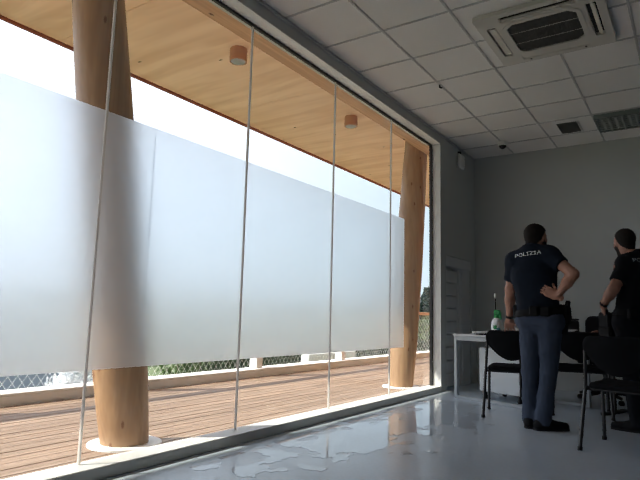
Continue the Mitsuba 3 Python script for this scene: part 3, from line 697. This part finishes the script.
# ------------------------------------------------------------------ people: smooth fields of tapered bones, meshed with surface nets
def surfnet(field, lo, hi, h):
    lo = np.asarray(lo, float); hi = np.asarray(hi, float)
    n = np.ceil((hi - lo) / h).astype(int) + 1
    ax = [lo[k] + h * np.arange(n[k]) for k in range(3)]
    v = field(ax)
    s = v < 0
    c = np.zeros(n - 1, int)
    for i in (0, 1):
        for j in (0, 1):
            for k in (0, 1): c += s[i:n[0] - 1 + i, j:n[1] - 1 + j, k:n[2] - 1 + k]
    act = np.argwhere((c > 0) & (c < 8))
    ids = -np.ones(n - 1, int); ids[tuple(act.T)] = np.arange(len(act))
    acc = np.zeros((len(act), 3)); cnt = np.zeros(len(act))
    corners = np.array([(i, j, k) for i in (0, 1) for j in (0, 1) for k in (0, 1)])
    cv = np.stack([v[tuple((act + q).T)] for q in corners], 1)
    for a in range(8):
        for b in range(a + 1, 8):
            if np.abs(corners[a] - corners[b]).sum() != 1: continue
            x = (cv[:, a] < 0) != (cv[:, b] < 0)
            t = cv[:, a] / np.where(x, cv[:, a] - cv[:, b], 1)
            acc += np.where(x[:, None], corners[a] + t[:, None] * (corners[b] - corners[a]), 0); cnt += x
    V = lo + h * (act + acc / cnt[:, None])
    F = []
    for d in range(3):
        e1, e2 = [(1, 2), (2, 0), (0, 1)][d]
        sl0 = [slice(None)] * 3; sl1 = [slice(None)] * 3
        sl0[d] = slice(0, n[d] - 1); sl1[d] = slice(1, n[d])
        x = np.argwhere(s[tuple(sl0)] != s[tuple(sl1)])
        x = x[(x[:, e1] > 0) & (x[:, e2] > 0) & (x[:, e1] < n[e1] - 1) & (x[:, e2] < n[e2] - 1)]
        u1 = np.zeros(3, int); u1[e1] = 1; u2 = np.zeros(3, int); u2[e2] = 1
        q = [ids[tuple((x - o).T)] for o in (u1 + u2, u2, 0 * u1, u1)]
        ins = s[tuple(x.T)]
        q = np.stack(q, 1); q[~ins] = q[~ins][:, ::-1]
        F += [q[:, [0, 1, 2]], q[:, [0, 2, 3]]]
    return trimesh.Trimesh(V, np.vstack(F), process=False)


def smin(a, b, k):
    h = np.maximum(k - np.abs(a - b), 0) / k
    return np.minimum(a, b) - h * h * k * 0.25


def relax(m, n=3, most=0.004):
    """Taubin smoothing in place; no vertex strays further than 'most' from where it was."""
    v0 = np.array(m.vertices); v = v0.copy(); e = np.vstack([m.faces[:, [0, 1]], m.faces[:, [1, 2]], m.faces[:, [2, 0]]])
    deg = np.maximum(np.bincount(e.ravel(), minlength=len(v)), 1)[:, None]
    for _ in range(n):
        for w in (0.5, -0.52):
            a = np.zeros_like(v)
            for k in range(3): a[:, k] = np.bincount(e[:, 0], v[e[:, 1], k], len(v)) + np.bincount(e[:, 1], v[e[:, 0], k], len(v))
            v = v + w * (a / deg - v)
    d = v - v0; L = np.linalg.norm(d, axis=1, keepdims=True)
    m.vertices = v0 + d * np.minimum(1, most / np.maximum(L, 1e-9))


class Field:
    """Bones (a, b, ra, rb, blend, flat): tapered capsules, or with flat = (direction, factor) squeezed ones."""
    def __init__(self): self.items = []; self.cuts = []

    def bone(self, a, b, ra, rb=None, k=0.03, flat=None, grow=0.0, cut=None):
        self.items.append((np.asarray(a, float), np.asarray(b, float), ra + grow, (ra if rb is None else rb) + grow, k, flat, cut)); return self

    def cut(self, point, normal): self.cuts.append((np.asarray(point, float), np.asarray(normal, float))); return self

    def value(self, P):
        """At points (m, 3)."""
        out = np.full(len(P), 1e3)
        for a, b, ra, rb, k, flat, cut in self.items:
            d = self._one(P, a, b, ra, rb, flat)
            if cut is not None: d = np.maximum(d, (P - cut[0]) @ cut[1])
            out = smin(out, d, k)
        for p, nn in self.cuts: out = np.maximum(out, (P - p) @ nn)
        return out

    @staticmethod
    def _one(P, a, b, ra, rb, flat):
        if flat is not None:
            dirs, fac = np.asarray(flat[0], float), flat[1]
            S = np.eye(3) + np.outer(dirs, dirs) * (1 / fac - 1)
            P = P @ S; a, b = a @ S, b @ S
        ab = b - a; L = ab @ ab
        t = np.clip((P - a) @ ab / L, 0, 1) if L > 1e-12 else np.zeros(len(P))
        return np.linalg.norm(P - a - t[:, None] * ab, axis=1) - (ra + (rb - ra) * t)

    def bounds(self):
        pts = np.array([q for it in self.items for q in (it[0], it[1])]); r = max(max(it[2], it[3]) for it in self.items)
        return pts.min(0) - r - 0.02, pts.max(0) + r + 0.02

    def grid(self, ax):
        n = [len(x) for x in ax]; out = np.full(n, 0.5)
        for it in self.items:
            a, b, ra, rb, k, flat, cut = it
            m = max(ra, rb) + k + 0.03
            lo, hi = np.minimum(a, b) - m, np.maximum(a, b) + m
            sl = [slice(max(0, np.searchsorted(ax[i], lo[i]) - 1), min(n[i], np.searchsorted(ax[i], hi[i]) + 1)) for i in range(3)]
            if any(s_.stop <= s_.start for s_ in sl): continue
            G = np.stack(np.meshgrid(*[ax[i][sl[i]] for i in range(3)], indexing='ij'), -1)
            shp = G.shape[:3]; P = G.reshape(-1, 3)
            d = self._one(P, a, b, ra, rb, flat)
            if cut is not None: d = np.maximum(d, (P - cut[0]) @ cut[1])
            d = d.reshape(shp)
            out[tuple(sl)] = smin(out[tuple(sl)], d, k)
        if self.cuts:
            G = np.meshgrid(*ax, indexing='ij', sparse=True)
            for p, nn in self.cuts: out = np.maximum(out, (G[0] - p[0]) * nn[0] + (G[1] - p[1]) * nn[1] + (G[2] - p[2]) * nn[2])
        return out

    def mesh(self, h=0.009, extra=None):
        lo, hi = self.bounds()
        if extra is None: return surfnet(self.grid, lo, hi, h)
        return surfnet(lambda ax: extra(ax, self.grid(ax)), lo, hi, h)


def unit(v): v = np.asarray(v, float); return v / np.linalg.norm(v)


def hand_field(F, wrist, d, nrm, side, curl=(0.25, 0.3, 0.25), spread=0.10, thumb=0.6, s=1.0, g=0.0):
    """wrist, finger direction d, palm normal nrm (the way fingers curl), thumb side; palm, four fingers with bends, a thumb from the palm's side."""
    d, nrm = unit(d), np.asarray(nrm, float); nrm = unit(nrm - d * (nrm @ d)); sd = np.cross(d, nrm); sd = sd * (1 if sd @ np.asarray(side) > 0 else -1)
    fl = (nrm, 0.55)
    F.bone(wrist - 0.03 * d, wrist + 0.02 * d * s, 0.026 * s, 0.027 * s, 0.02, (nrm, 0.75), g)
    for o in (-0.028, -0.010, 0.010, 0.027):
        F.bone(wrist + 0.012 * d + sd * o * 0.7 * s, wrist + 0.085 * s * d + sd * o * s, 0.0205 * s, 0.0175 * s, 0.012, fl, g)
    for i, (o, L, r) in enumerate(((0.030, 0.068, 0.0085), (0.0105, 0.076, 0.0088), (-0.0095, 0.071, 0.0084), (-0.028, 0.056, 0.0074))):
        p = wrist + 0.088 * s * d + sd * o * s; dirn = unit(d + sd * o * spread / 0.03)
        a = 0
        for j, (fr_, c) in enumerate(zip((0.45, 0.31, 0.24), curl)):
            a += c * (1 + 0.12 * i)
            v = dirn * math.cos(a) + nrm * math.sin(a)
            q = p + v * L * fr_ * s
            F.bone(p, q, (r - 0.0004 * j) * s, (r - 0.0008 * (j + 1)) * s, 0.005, None, g); p = q
    p = wrist + 0.028 * s * d + sd * 0.024 * s + nrm * 0.008
    for L, c, r in ((0.038, 0.0, 0.0125), (0.034, 0.25, 0.0100), (0.026, 0.45, 0.0088)):
        v = unit(d * (0.62 + c * 0.5) + sd * (thumb + 0.35 - c) + nrm * 0.38)
        q = p + v * L * s; F.bone(p, q, r * s, (r - 0.001) * s, 0.010, None, g); p = q


def shift_noise(amp, freq, seed=0):
    def ex(ax, val):
        near = np.abs(val) < 0.03
        idx = np.argwhere(near)
        P = np.stack([ax[0][idx[:, 0]], ax[1][idx[:, 1]], ax[2][idx[:, 2]]], 1)
        val = val.copy(); val[near] += amp * (meshkit.fbm(P * freq, 3, seed) - 0.5) * 2
        return val
    return ex


def ell(F, c, axes, radii, k, g=0.0):
    """Ellipsoid as a squeezed ball: axes (3 unit rows), radii."""
    F.items.append(('ell', np.asarray(c, float), np.asarray(axes, float), np.asarray(radii, float) + g, k)); return F


class HeadField(Field):
    def value_pts(self, P):
        out = np.full(len(P), 1e3)
        for it in self.items:
            if it[0] is 'ell' or (isinstance(it[0], str)):
                _, c, A, r, k = it
                q = (P - c) @ A.T; k0 = np.linalg.norm(q / r, axis=1); k1 = np.linalg.norm(q / r ** 2, axis=1)
                d = k0 * (k0 - 1) / np.maximum(k1, 1e-9)
            else:
                a, b, ra, rb, k, flat, cut = it; d = self._one(P, a, b, ra, rb, flat)
            out = smin(out, d, k)
        return out


def head_frame(c, face, up=(0, 0, 1)):
    f = unit(face); u = np.asarray(up, float); u = unit(u - f * (u @ f)); l = np.cross(u, f)
    return np.asarray(c, float), f, l, u


def head_items(F, c, f, l, u, neck, g=0.0, face=True):
    A = np.stack([f, l, u]); at = lambda x, y, z: c + f * x + l * y + u * z
    ell(F, at(-0.012, 0, 0.030), A, (0.098, 0.077, 0.088), 0.02, g)
    ell(F, at(0.030, 0, -0.040), A, (0.062, 0.060, 0.078), 0.04, g)
    if face:
        ell(F, at(0.066, 0, -0.098), A, (0.026, 0.030, 0.020), 0.03, g)          # chin
        F.bone(at(0.086, 0, 0.012), at(0.108, 0, -0.032), 0.009, 0.013, 0.016)    # nose
        for s in (-1, 1):
            F.bone(at(0.108 - 0.012, s * 0.010, -0.036), at(0.09, s * 0.012, -0.036), 0.009, 0.008, 0.012)
            F.bone(at(0.080, s * 0.018, 0.030), at(0.066, s * 0.048, 0.030), 0.010, 0.010, 0.018)   # brow
            ell(F, at(0.052, s * 0.045, -0.020), A, (0.026, 0.022, 0.022), 0.03)                  # cheek
            ell(F, at(-0.002, s * 0.078, -0.010), np.stack([unit(f * 0.9 + l * s * 0.4), unit(-f * 0.4 * s + l * 0.9), u]), (0.018, 0.009, 0.032), 0.010)   # ear
        F.bone(at(0.088, -0.020, -0.062), at(0.088, 0.020, -0.062), 0.008, 0.008, 0.010)
        F.bone(at(0.084, -0.016, -0.073), at(0.084, 0.016, -0.073), 0.009, 0.009, 0.010)
    F.bone(neck, at(-0.022, 0, -0.055), 0.060, 0.056, 0.04)


def build_person(name, label, O, R2, J, fdir, hair='short', shirt='navy_polo', pants='trousers', seated=False, hands=None, sleeve={}):
    """J: joints in the person's own frame (a to the picture's right, b away from the camera, z up); fdir: the way the chest faces, in (a, b)."""
    O = np.array([O[0], O[1], 0.0]); R2 = np.array([R2[0], R2[1], 0.0]); R2 /= np.linalg.norm(R2); F2 = np.array([-R2[1], R2[0], 0.0])
    W = lambda v: O + v[0] * R2 + v[1] * F2 + np.array([0, 0, v[2]])
    D = lambda v: unit(v[0] * R2 + v[1] * F2 + np.array([0, 0, v[2] if len(v) > 2 else 0.0]))
    j = {k: W(v) for k, v in J.items()}
    f = D((fdir[0], fdir[1], 0)); up = np.array([0, 0, 1.0]); l = np.cross(up, f)
    pe = thing(name, label, 'person')
    hipc = (j['hipL'] + j['hipR']) / 2; shc = (j['shL'] + j['shR']) / 2
    spine = shc - hipc
    waist = hipc + spine * 0.30 + np.array([0, 0, 0.0]); chest = hipc + spine * 0.72; belly = hipc + spine * 0.10
    fl = (f, 0.70)

    def torso(F, g=0.0, arms=True):
        hw = unit(j['hipL'] - j['hipR'])
        F.bone(j['hipL'] + up * 0.02, j['hipR'] + up * 0.02, 0.108, 0.108, 0.05, (f, 0.92), g)
        for s in (-1, 1): F.bone(belly + l * s * 0.045, waist + l * s * 0.040, 0.118, 0.112, 0.05, (f, 0.84), g)
        for s in (-1, 1): F.bone(waist + l * s * 0.040, chest + l * s * 0.055 - f * 0.01, 0.112, 0.125, 0.05, (f, 0.86), g)
        F.bone(chest - f * 0.015 + up * 0.02, shc - f * 0.02 + up * 0.005, 0.125, 0.085, 0.08, (f, 0.80), g)
        F.bone(shc + l * 0.10 + (j['shL'] - shc - l * 0.10) * 0.6, shc - l * 0.10 + (j['shR'] - shc + l * 0.10) * 0.6, 0.066, 0.066, 0.07, None, g)
        for s, k_ in ((1, 'shL'), (-1, 'shR')):
            F.bone(shc + up * 0.055 - f * 0.02, j[k_] + up * 0.002, 0.050, 0.058, 0.05, None, g)       # trapezius and deltoid
        return F

    # body: one continuous skin
    B = HeadField(); Bd = Field(); torso(Bd)
    for s in 'LR':
        Bd.bone(j['sh' + s], j['el' + s], 0.056, 0.043, 0.05)
        mid = j['el' + s] + (j['wr' + s] - j['el' + s]) * 0.35
        Bd.bone(j['el' + s], mid, 0.041, 0.042, 0.03).bone(mid, j['wr' + s], 0.042, 0.027, 0.03)
        Bd.bone(j['hip' + s], j['kn' + s], 0.084, 0.055, 0.05)
        cf = j['kn' + s] + (j['an' + s] - j['kn' + s]) * 0.3
        Bd.bone(j['kn' + s], cf, 0.056, 0.056, 0.03).bone(cf, j['an' + s], 0.056, 0.036, 0.03)
        Bd.bone(j['an' + s] - up * 0.045, j['an' + s] - up * 0.055 + (j['toe' + s] - j['an' + s]) * 0.7 * [1, 1, 0], 0.030, 0.020, 0.02)
    hands = hands or {}
    Bd.bone(j['neck'] - up * 0.06, j['neck'] + up * 0.02, 0.066, 0.058, 0.05)
    body = Bd.mesh(0.0105)
    hd = hands
    pieces = [body]
    for s in 'LR':
        if s in hd:
            H = Field(); hand_field(H, j['wr' + s], D(hd[s]['d']), D(hd[s]['n']), D(hd[s]['t']), **{k: v for k, v in hd[s].items() if k not in 'dnt'})
            pieces.append(H.mesh(0.0042))
    # head
    c, hf, hl, hu = head_frame(j['head'], D(J['face']) if len(J['face']) == 3 else f)
    HF = HeadField(); head_items(HF, c, hf, hl, hu, j['neck'])

    def hgrid(fn):
        def g(ax):
            G = np.stack(np.meshgrid(*ax, indexing='ij'), -1); return fn(G.reshape(-1, 3)).reshape(G.shape[:3])
        return g
    lo, hi = c - 0.17, c + 0.17
    lo[2] = min(lo[2], j['neck'][2] - 0.07)
    pieces.append(surfnet(hgrid(HF.value_pts), np.minimum(lo, j['neck'] - 0.075), np.maximum(hi, j['neck'] + 0.075), 0.0062))
    try:
        mm = [m3.Manifold(m3.Mesh(np.asarray(q.vertices, np.float32), np.asarray(q.faces, np.uint32))) for q in pieces]
        uni = m3.Manifold.batch_boolean(mm, m3.OpType.Add)
        q = to_tm(uni)
        bodym = q if len(q.faces) else trimesh.util.concatenate(pieces)
    except Exception:
        bodym = trimesh.util.concatenate(pieces)
    bodym = trimesh.Trimesh(bodym.vertices, bodym.faces, process=True)
    relax(bodym, 4)
    scene[pe + '__body'] = mikit.ply(bodym, 'm_skin', smooth=True); used[pe + '__body'] = 1
    # eyes
    for s in (-1, 1):
        e = trimesh.creation.icosphere(subdivisions=2, radius=0.0125); e.apply_translation(c + hf * 0.0745 + hl * s * 0.031 + hu * 0.010)
        ek = obj('eye', e, 'eye', pe, smooth=True)
        ir = trimesh.creation.icosphere(subdivisions=1, radius=0.0058); ir.apply_translation(c + hf * 0.0832 + hl * s * 0.031 + hu * 0.010)
        obj('iris', ir, 'hair', ek, smooth=True)
    # hair: a cap that follows the skull, ending at the hairline
    gh = 0.011 if hair == 'short' else 0.005

    def hairf(P):
        K = HeadField(); head_items(K, c, hf, hl, hu, j['neck'], gh, False)
        K.items[-1] = (K.items[-1][0], K.items[-1][1], 0.060 + gh * 0.6, 0.056 + gh * 0.6, 0.04, None, None)
        q = P - c; x, z, y = q @ hf, q @ hu, np.abs(q @ hl)
        d = K.value_pts(P)
        line = np.where(x > 0.015, 0.055 + (x - 0.015) * 0.25, np.where(x > -0.02, -0.005 + (x + 0.02) * 1.7, -0.088 + np.maximum(0, x + 0.070) * 1.35))
        line = np.minimum(line, 0.085)
        d = d + 0.0022 * np.sin(P[:, 0] * 310) * np.sin(P[:, 1] * 290) * np.sin(P[:, 2] * 240)
        return np.maximum(d, (line - z) * 0.7)
    obj('hair', surfnet(hgrid(hairf), c - 0.135, c + 0.14, 0.006), 'hair', pe, smooth=True)

    def beardf(P):
        K = HeadField(); head_items(K, c, hf, hl, hu, j['neck'], 0.003)
        q = P - c; x, z, y = q @ hf, q @ hu, np.abs(q @ hl)
        d = K.value_pts(P) - 0.001
        d = np.maximum(d, z + 0.052 - 0.55 * np.maximum(0, y - 0.035) - np.where(x < 0.05, 0.25 * (0.05 - x), 0))
        d = np.maximum(d, 0.0 - x + 0.002); d = np.maximum(d, -(z + 0.125))
        mouth = np.maximum(np.maximum(np.abs(z + 0.067) - 0.009, y - 0.02), 0.07 - x)
        return np.maximum(d, -mouth)
    obj('beard', surfnet(hgrid(beardf), c - 0.15, c + 0.15, 0.006), 'stubble', pe, smooth=True)
    # shirt
    S = Field(); torso(S, 0.013)
    for s in 'LR':
        d = unit(j['el' + s] - j['sh' + s]); e = j['sh' + s] + d * (sleeve.get(s, 0.185))
        S.bone(j['sh' + s], j['sh' + s] + d * 0.26, 0.070, 0.064, 0.045, None, 0, (e, d))
    nk = unit(c - hu * 0.05 - hf * 0.02 - j['neck'])
    S.bone(j['neck'] - nk * 0.06, j['neck'] + nk * 0.09, 0.074, 0.070, 0.035, None, 0, (j['neck'] + nk * 0.028, nk))
    zb = hipc + spine * 0.17
    if not seated: S.cut(zb - up * 0.02, -unit(spine))
    else: S.cut(hipc - up * 0.03, -up)
    sm = S.mesh(0.009, shift_noise(0.006, 9.0, 2))
    relax(sm, 3)
    obj('polo_shirt', sm, shirt, pe, smooth=True)
    # trousers
    Tt = Field()
    for s_ in (-1, 1): Tt.bone(belly + l * s_ * 0.045, waist + l * s_ * 0.040, 0.118, 0.112, 0.05, (f, 0.84), 0.010)
    Tt.bone(j['hipL'] + up * 0.02, j['hipR'] + up * 0.02, 0.110, 0.110, 0.05, (f, 0.95), 0.012)
    for s in 'LR':
        hem = j['an' + s] + unit(j['kn' + s] - j['an' + s]) * 0.0
        Tt.bone(j['hip' + s], j['kn' + s], 0.094, 0.064, 0.022, None, 0.006)
        dn = unit(j['an' + s] - j['kn' + s])
        Tt.bone(j['kn' + s], j['an' + s] + dn * 0.06, 0.064, 0.060, 0.02, None, 0.005, (j['an' + s] + dn * 0.045, dn))
    Tt.cut(hipc + spine * 0.4 if seated else zb, unit(spine))
    tm = Tt.mesh(0.010, shift_noise(0.010, 11.0, 5))
    relax(tm, 3)
    obj('trousers', tm, pants, pe, smooth=True)
    # shoes
    for s in 'LR':
        a, t = j['an' + s], j['toe' + s]; d = unit((t - a) * [1, 1, 0]); sd = np.cross(up, d)
        h0 = np.array([a[0], a[1], j['an' + s][2] - 0.092]); K = Field()
        heel = h0 - d * 0.045; toe = h0 + d * 0.185
        K.bone(heel + up * 0.045, h0 + d * 0.06 + up * 0.040, 0.043, 0.045, 0.03)
        K.bone(h0 + d * 0.06 + up * 0.040, toe + up * 0.034, 0.046, 0.034, 0.03, (up, 0.95))
        K.bone(h0 + up * 0.06, a + up * 0.03, 0.050, 0.050, 0.04)
        K.cut(h0 + up * 0.012, -up)
        sk = obj('shoe', K.mesh(0.008), 'leather', pe, smooth=True)
        sole = union_all([Point(heel[:2]).buffer(0.044), Point((h0 + d * 0.11)[:2]).buffer(0.049), Point(toe[:2]).buffer(0.036)]).convex_hull
        obj('sole', prism(sole, 0.018, (0, 0, h0[2] + 0.001)), 'black_plastic', sk)
    return pe, j, W, D, f, l, hipc, spine, S, zb


def belt(pe, j, f, l, hipc, spine, zb, h=0.032):
    K = Field()
    waist = hipc + spine * 0.30; belly = hipc + spine * 0.10; up = np.array([0, 0, 1.0])
    K.bone(j['hipL'] + up * 0.02, j['hipR'] + up * 0.02, 0.110, 0.110, 0.05, (f, 0.95), 0.022)
    for s_ in (-1, 1): K.bone(belly + l * s_ * 0.045, waist + l * s_ * 0.040, 0.118, 0.112, 0.05, (f, 0.84), 0.022)
    n = unit(spine); K.cut(zb + n * h, n); K.cut(zb - n * h, -n)
    return obj('belt', K.mesh(0.009), 'leather', pe, smooth=30)


def back_text(pe, text, S, centre, across, down_normal, height, mat, stretch=1.0):
    """Lettering laid on the cloth: letters follow the shirt's surface, a millimetre proud of it."""
    tm = meshkit.text_mesh(text, height, 0.0012, bold=False)
    tm = tm.subdivide_to_size(height * 0.3)
    v = np.array(tm.vertices); v[:, 0] -= (v[:, 0].max() + v[:, 0].min()) / 2; v[:, 0] *= stretch
    across = unit(across); nrm = unit(down_normal); vert = np.cross(nrm, across)
    P = centre + v[:, :1] * across + v[:, 1:2] * vert + nrm * 0.12
    for _ in range(40): P = P - nrm * np.clip(S.value(P) - 0.0035, -0.02, 0.02)[:, None] * 0.8
    P += nrm * v[:, 2:3]
    obj('lettering', (P, tm.faces), mat, pe, label='printed letters reading ' + text)


def block(o, xdir, w, d, h, bev=0.008, zdir=(0, 0, 1)):
    m = frame_mat(o, xdir, zdir); return move(bx(-w / 2, w / 2, -d / 2, d / 2, -h / 2, h / 2, bev), m)


# officer in the navy shirt
J1 = dict(head=(-0.030, 0.035, 1.632), face=(0.62, 0.78, -0.10), neck=(-0.040, 0.0, 1.500),
          shL=(-0.215, 0.055, 1.430), shR=(0.080, -0.055, 1.470), elL=(-0.262, 0.165, 1.180), wrL=(-0.280, 0.268, 0.910),
          elR=(0.252, -0.175, 1.295), wrR=(0.125, -0.150, 1.112),
          hipL=(-0.095, 0.03, 0.885), hipR=(0.068, -0.03, 0.885), knL=(-0.105, 0.045, 0.48), knR=(0.045, -0.025, 0.48),
          anL=(-0.118, 0.06, 0.092), anR=(-0.010, -0.02, 0.092), toeL=(-0.10, 0.24, 0.02), toeR=(0.16, 0.06, 0.02))
pe, j, W, D, f, l, hipc, spine, S, zb = build_person(
    'person', "person in navy polo shirt reading POLIZIA, one hand on a chair back, other on hip", (-1.113, 5.085), (0.978, 0.208), J1, (0.30, 0.95), sleeve={'R': 0.145, 'L': 0.18},
    hands={'L': dict(d=(-0.04, 0.62, -0.76), n=(0.0, -0.75, -0.62), t=(0.9, 0.2, 0), curl=(-0.05, 0.55, 0.5), spread=0.45, thumb=1.1),
           'R': dict(d=(-0.75, 0.06, 0.42), n=(0.1, 0.95, -0.1), t=(0.3, 0.1, 0.9), curl=(0.15, 0.2, 0.2), spread=0.08, thumb=0.5)})
back_text(pe, 'POLIZIA', S, W((-0.098, -0.10, 1.462)), D((0.955, -0.28, 0.10)), D((-0.28, -0.955, 0.06)), 0.031, 'white_print', 1.32)
belt(pe, j, f, l, hipc, spine, zb)
up = np.array([0, 0, 1.0])
wv = unit(j['elL'] - j['wrL'])
obj('watch', tube([j['wrL'] + wv * (0.018 + q) for q in (0, 0.002, 0.022, 0.024)], [0.029, 0.034, 0.034, 0.029], 20), 'leather', pe, smooth=40)
ph = obj('pouch', [block(W((-0.200, 0.05, 0.980)), l, 0.055, 0.085, 0.125, 0.014), block(W((-0.150, -0.02, 0.985)), l, 0.05, 0.06, 0.09, 0.012)], 'leather', pe)
rd = obj('radio', block(W((-0.190, 0.09, 0.930)), l, 0.045, 0.065, 0.16, 0.010), 'black_plastic', pe)
obj('antenna', tube([W((-0.195, 0.07, 1.00)), W((-0.205, 0.07, 1.06)), W((-0.222, 0.07, 1.145))], [0.008, 0.006, 0.005], 8), 'black_plastic', rd, smooth=40)
for a, b in ((-0.06, -0.130), (0.03, -0.150)): obj('pouch', block(W((a, b, 0.985)), D((0.95, -0.28, 0)), 0.075, 0.04, 0.085, 0.010), 'leather', pe)
ho = obj('holster', [block(W((0.180, -0.02, 0.960)), f, 0.10, 0.090, 0.16, 0.016), block(W((0.160, -0.02, 0.865)), f, 0.09, 0.07, 0.13, 0.014)], 'leather', pe)
obj('pistol_grip', [block(W((0.205, -0.03, 1.045)), f, 0.045, 0.034, 0.075, 0.008, (0.2, 0.0, 1)), block(W((0.165, 0.02, 1.03)), f, 0.11, 0.036, 0.04, 0.008)], 'black_plastic', ho)

# officer cut off by the picture edge
J2 = dict(head=(0.028, 0.03, 1.615), face=(-0.50, 0.86, -0.20), neck=(0.065, 0.01, 1.475),
          shL=(0.028, -0.070, 1.410), shR=(0.235, 0.120, 1.425), elL=(-0.070, -0.175, 1.195), wrL=(-0.165, -0.01, 1.055),
          elR=(0.36, 0.05, 1.17), wrR=(0.34, 0.16, 0.96),
          hipL=(0.015, -0.055, 0.885), hipR=(0.150, 0.055, 0.885), knL=(0.03, -0.05, 0.48), knR=(0.20, 0.07, 0.48),
          anL=(0.065, -0.03, 0.092), anR=(0.235, 0.10, 0.092), toeL=(-0.12, 0.03, 0.02), toeR=(0.05, 0.20, 0.02))
pe, j, W, D, f, l, hipc, spine, S, zb = build_person(
    'person', 'person in black polo shirt with cropped hair, partly outside the picture, hand on hip', (-0.525, 5.53), (0.996, 0.087), J2, (-0.58, 0.81), hair='cropped', shirt='black_polo', pants='dark_trousers',
    hands={'L': dict(d=(0.05, 0.55, -0.75), n=(0.8, 0.3, 0.0), t=(0.2, 0.3, 0.8), curl=(0.3, 0.5, 0.4), spread=0.1, thumb=0.5),
           'R': dict(d=(-0.1, 0.3, -0.95), n=(-0.8, 0.3, 0.0), t=(-0.3, 0.9, 0), curl=(0.3, 0.4, 0.3), thumb=0.4)})
back_text(pe, 'POLIZIA', S, W((0.165, -0.05, 1.425)), D((0.81, 0.58, 0.03)), D((0.58, -0.81, 0.10)), 0.033, 'grey_print', 1.3)
belt(pe, j, f, l, hipc, spine, zb)
dsl = unit(j['elL'] - j['shL'])
side = D((-0.95, -0.25, 0)); cpt = j['shL'] + dsl * 0.05 + side * 0.0712
obj('arm_patch', move(prism(Polygon([(-0.028, 0.03), (0.028, 0.03), (0.028, -0.01), (0, -0.036), (-0.028, -0.01)]), 0.003), frame_mat(cpt, np.cross(up, side), side)), 'patch', pe, label='small pale shield patch on the sleeve')
wv = unit(j['elL'] - j['wrL'])
wt = obj('watch', tube([j['wrL'] + wv * (0.016 + q) for q in (0, 0.002, 0.022, 0.024)], [0.030, 0.034, 0.034, 0.030], 20), 'leather', pe, smooth=40)
wn = unit(D((0.80, -0.55, 0.2)) - wv * (D((0.80, -0.55, 0.2)) @ wv))
obj('dial', move(trimesh.creation.cylinder(0.019, 0.010, sections=24), frame_mat(j['wrL'] + wv * 0.028 + wn * 0.037, wv, wn)), 'watch_glass', wt, label='pale shining watch dial')
ho = obj('holster', [block(W((-0.135, 0.05, 0.925)), f, 0.15, 0.085, 0.14, 0.014), block(W((-0.13, 0.05, 0.79)), f, 0.17, 0.10, 0.17, 0.016)], 'leather', pe)
obj('pistol_grip', block(W((-0.150, 0.07, 1.0)), f, 0.06, 0.032, 0.05, 0.008), 'black_plastic', ho)
obj('pouch', block(W((0.06, -0.17, 0.985)), D((0.81, 0.58, 0)), 0.08, 0.045, 0.09, 0.012), 'leather', pe)

# seated colleague, nearly all hidden behind that officer
O3 = (-0.33, 7.08)
J3 = dict(head=(0.0, -0.06, 1.150), face=(-0.35, -0.9, -0.25), neck=(0.0, 0.0, 1.015),
          shL=(0.185, 0.0, 0.955), shR=(-0.185, 0.0, 0.955), elL=(0.27, -0.10, 0.72), wrL=(0.16, -0.24, 0.66), elR=(-0.33, -0.20, 0.775), wrR=(-0.51, -0.40, 0.805),
          hipL=(0.085, 0.06, 0.59), hipR=(-0.085, 0.06, 0.59), knL=(0.11, -0.36, 0.555), knR=(-0.11, -0.36, 0.555),
          anL=(0.11, -0.36, 0.092), anR=(-0.11, -0.36, 0.092), toeL=(0.13, -0.55, 0.02), toeR=(-0.13, -0.55, 0.02))
build_person('person', "seated person hidden behind the other officers, one hand held out over the desk", O3, (1, 0.0), J3, (0, -1.0), hair='short', shirt='black_polo', pants='dark_trousers', seated=True,
             hands={'R': dict(d=(-0.80, -0.55, 0.0), n=(0.1, -0.2, -0.95), t=(0.7, -0.7, 0.3), curl=(0.1, 0.3, 0.3), spread=0.25, thumb=0.8),
                    'L': dict(d=(-0.8, -0.3, -0.1), n=(0, 0.1, -1), t=(0, -1, 0), curl=(0.2, 0.3, 0.2))})
place_chair((-0.33, 7.135), (0, -1.0), 'black visitor chair under the seated person behind the standing officers')
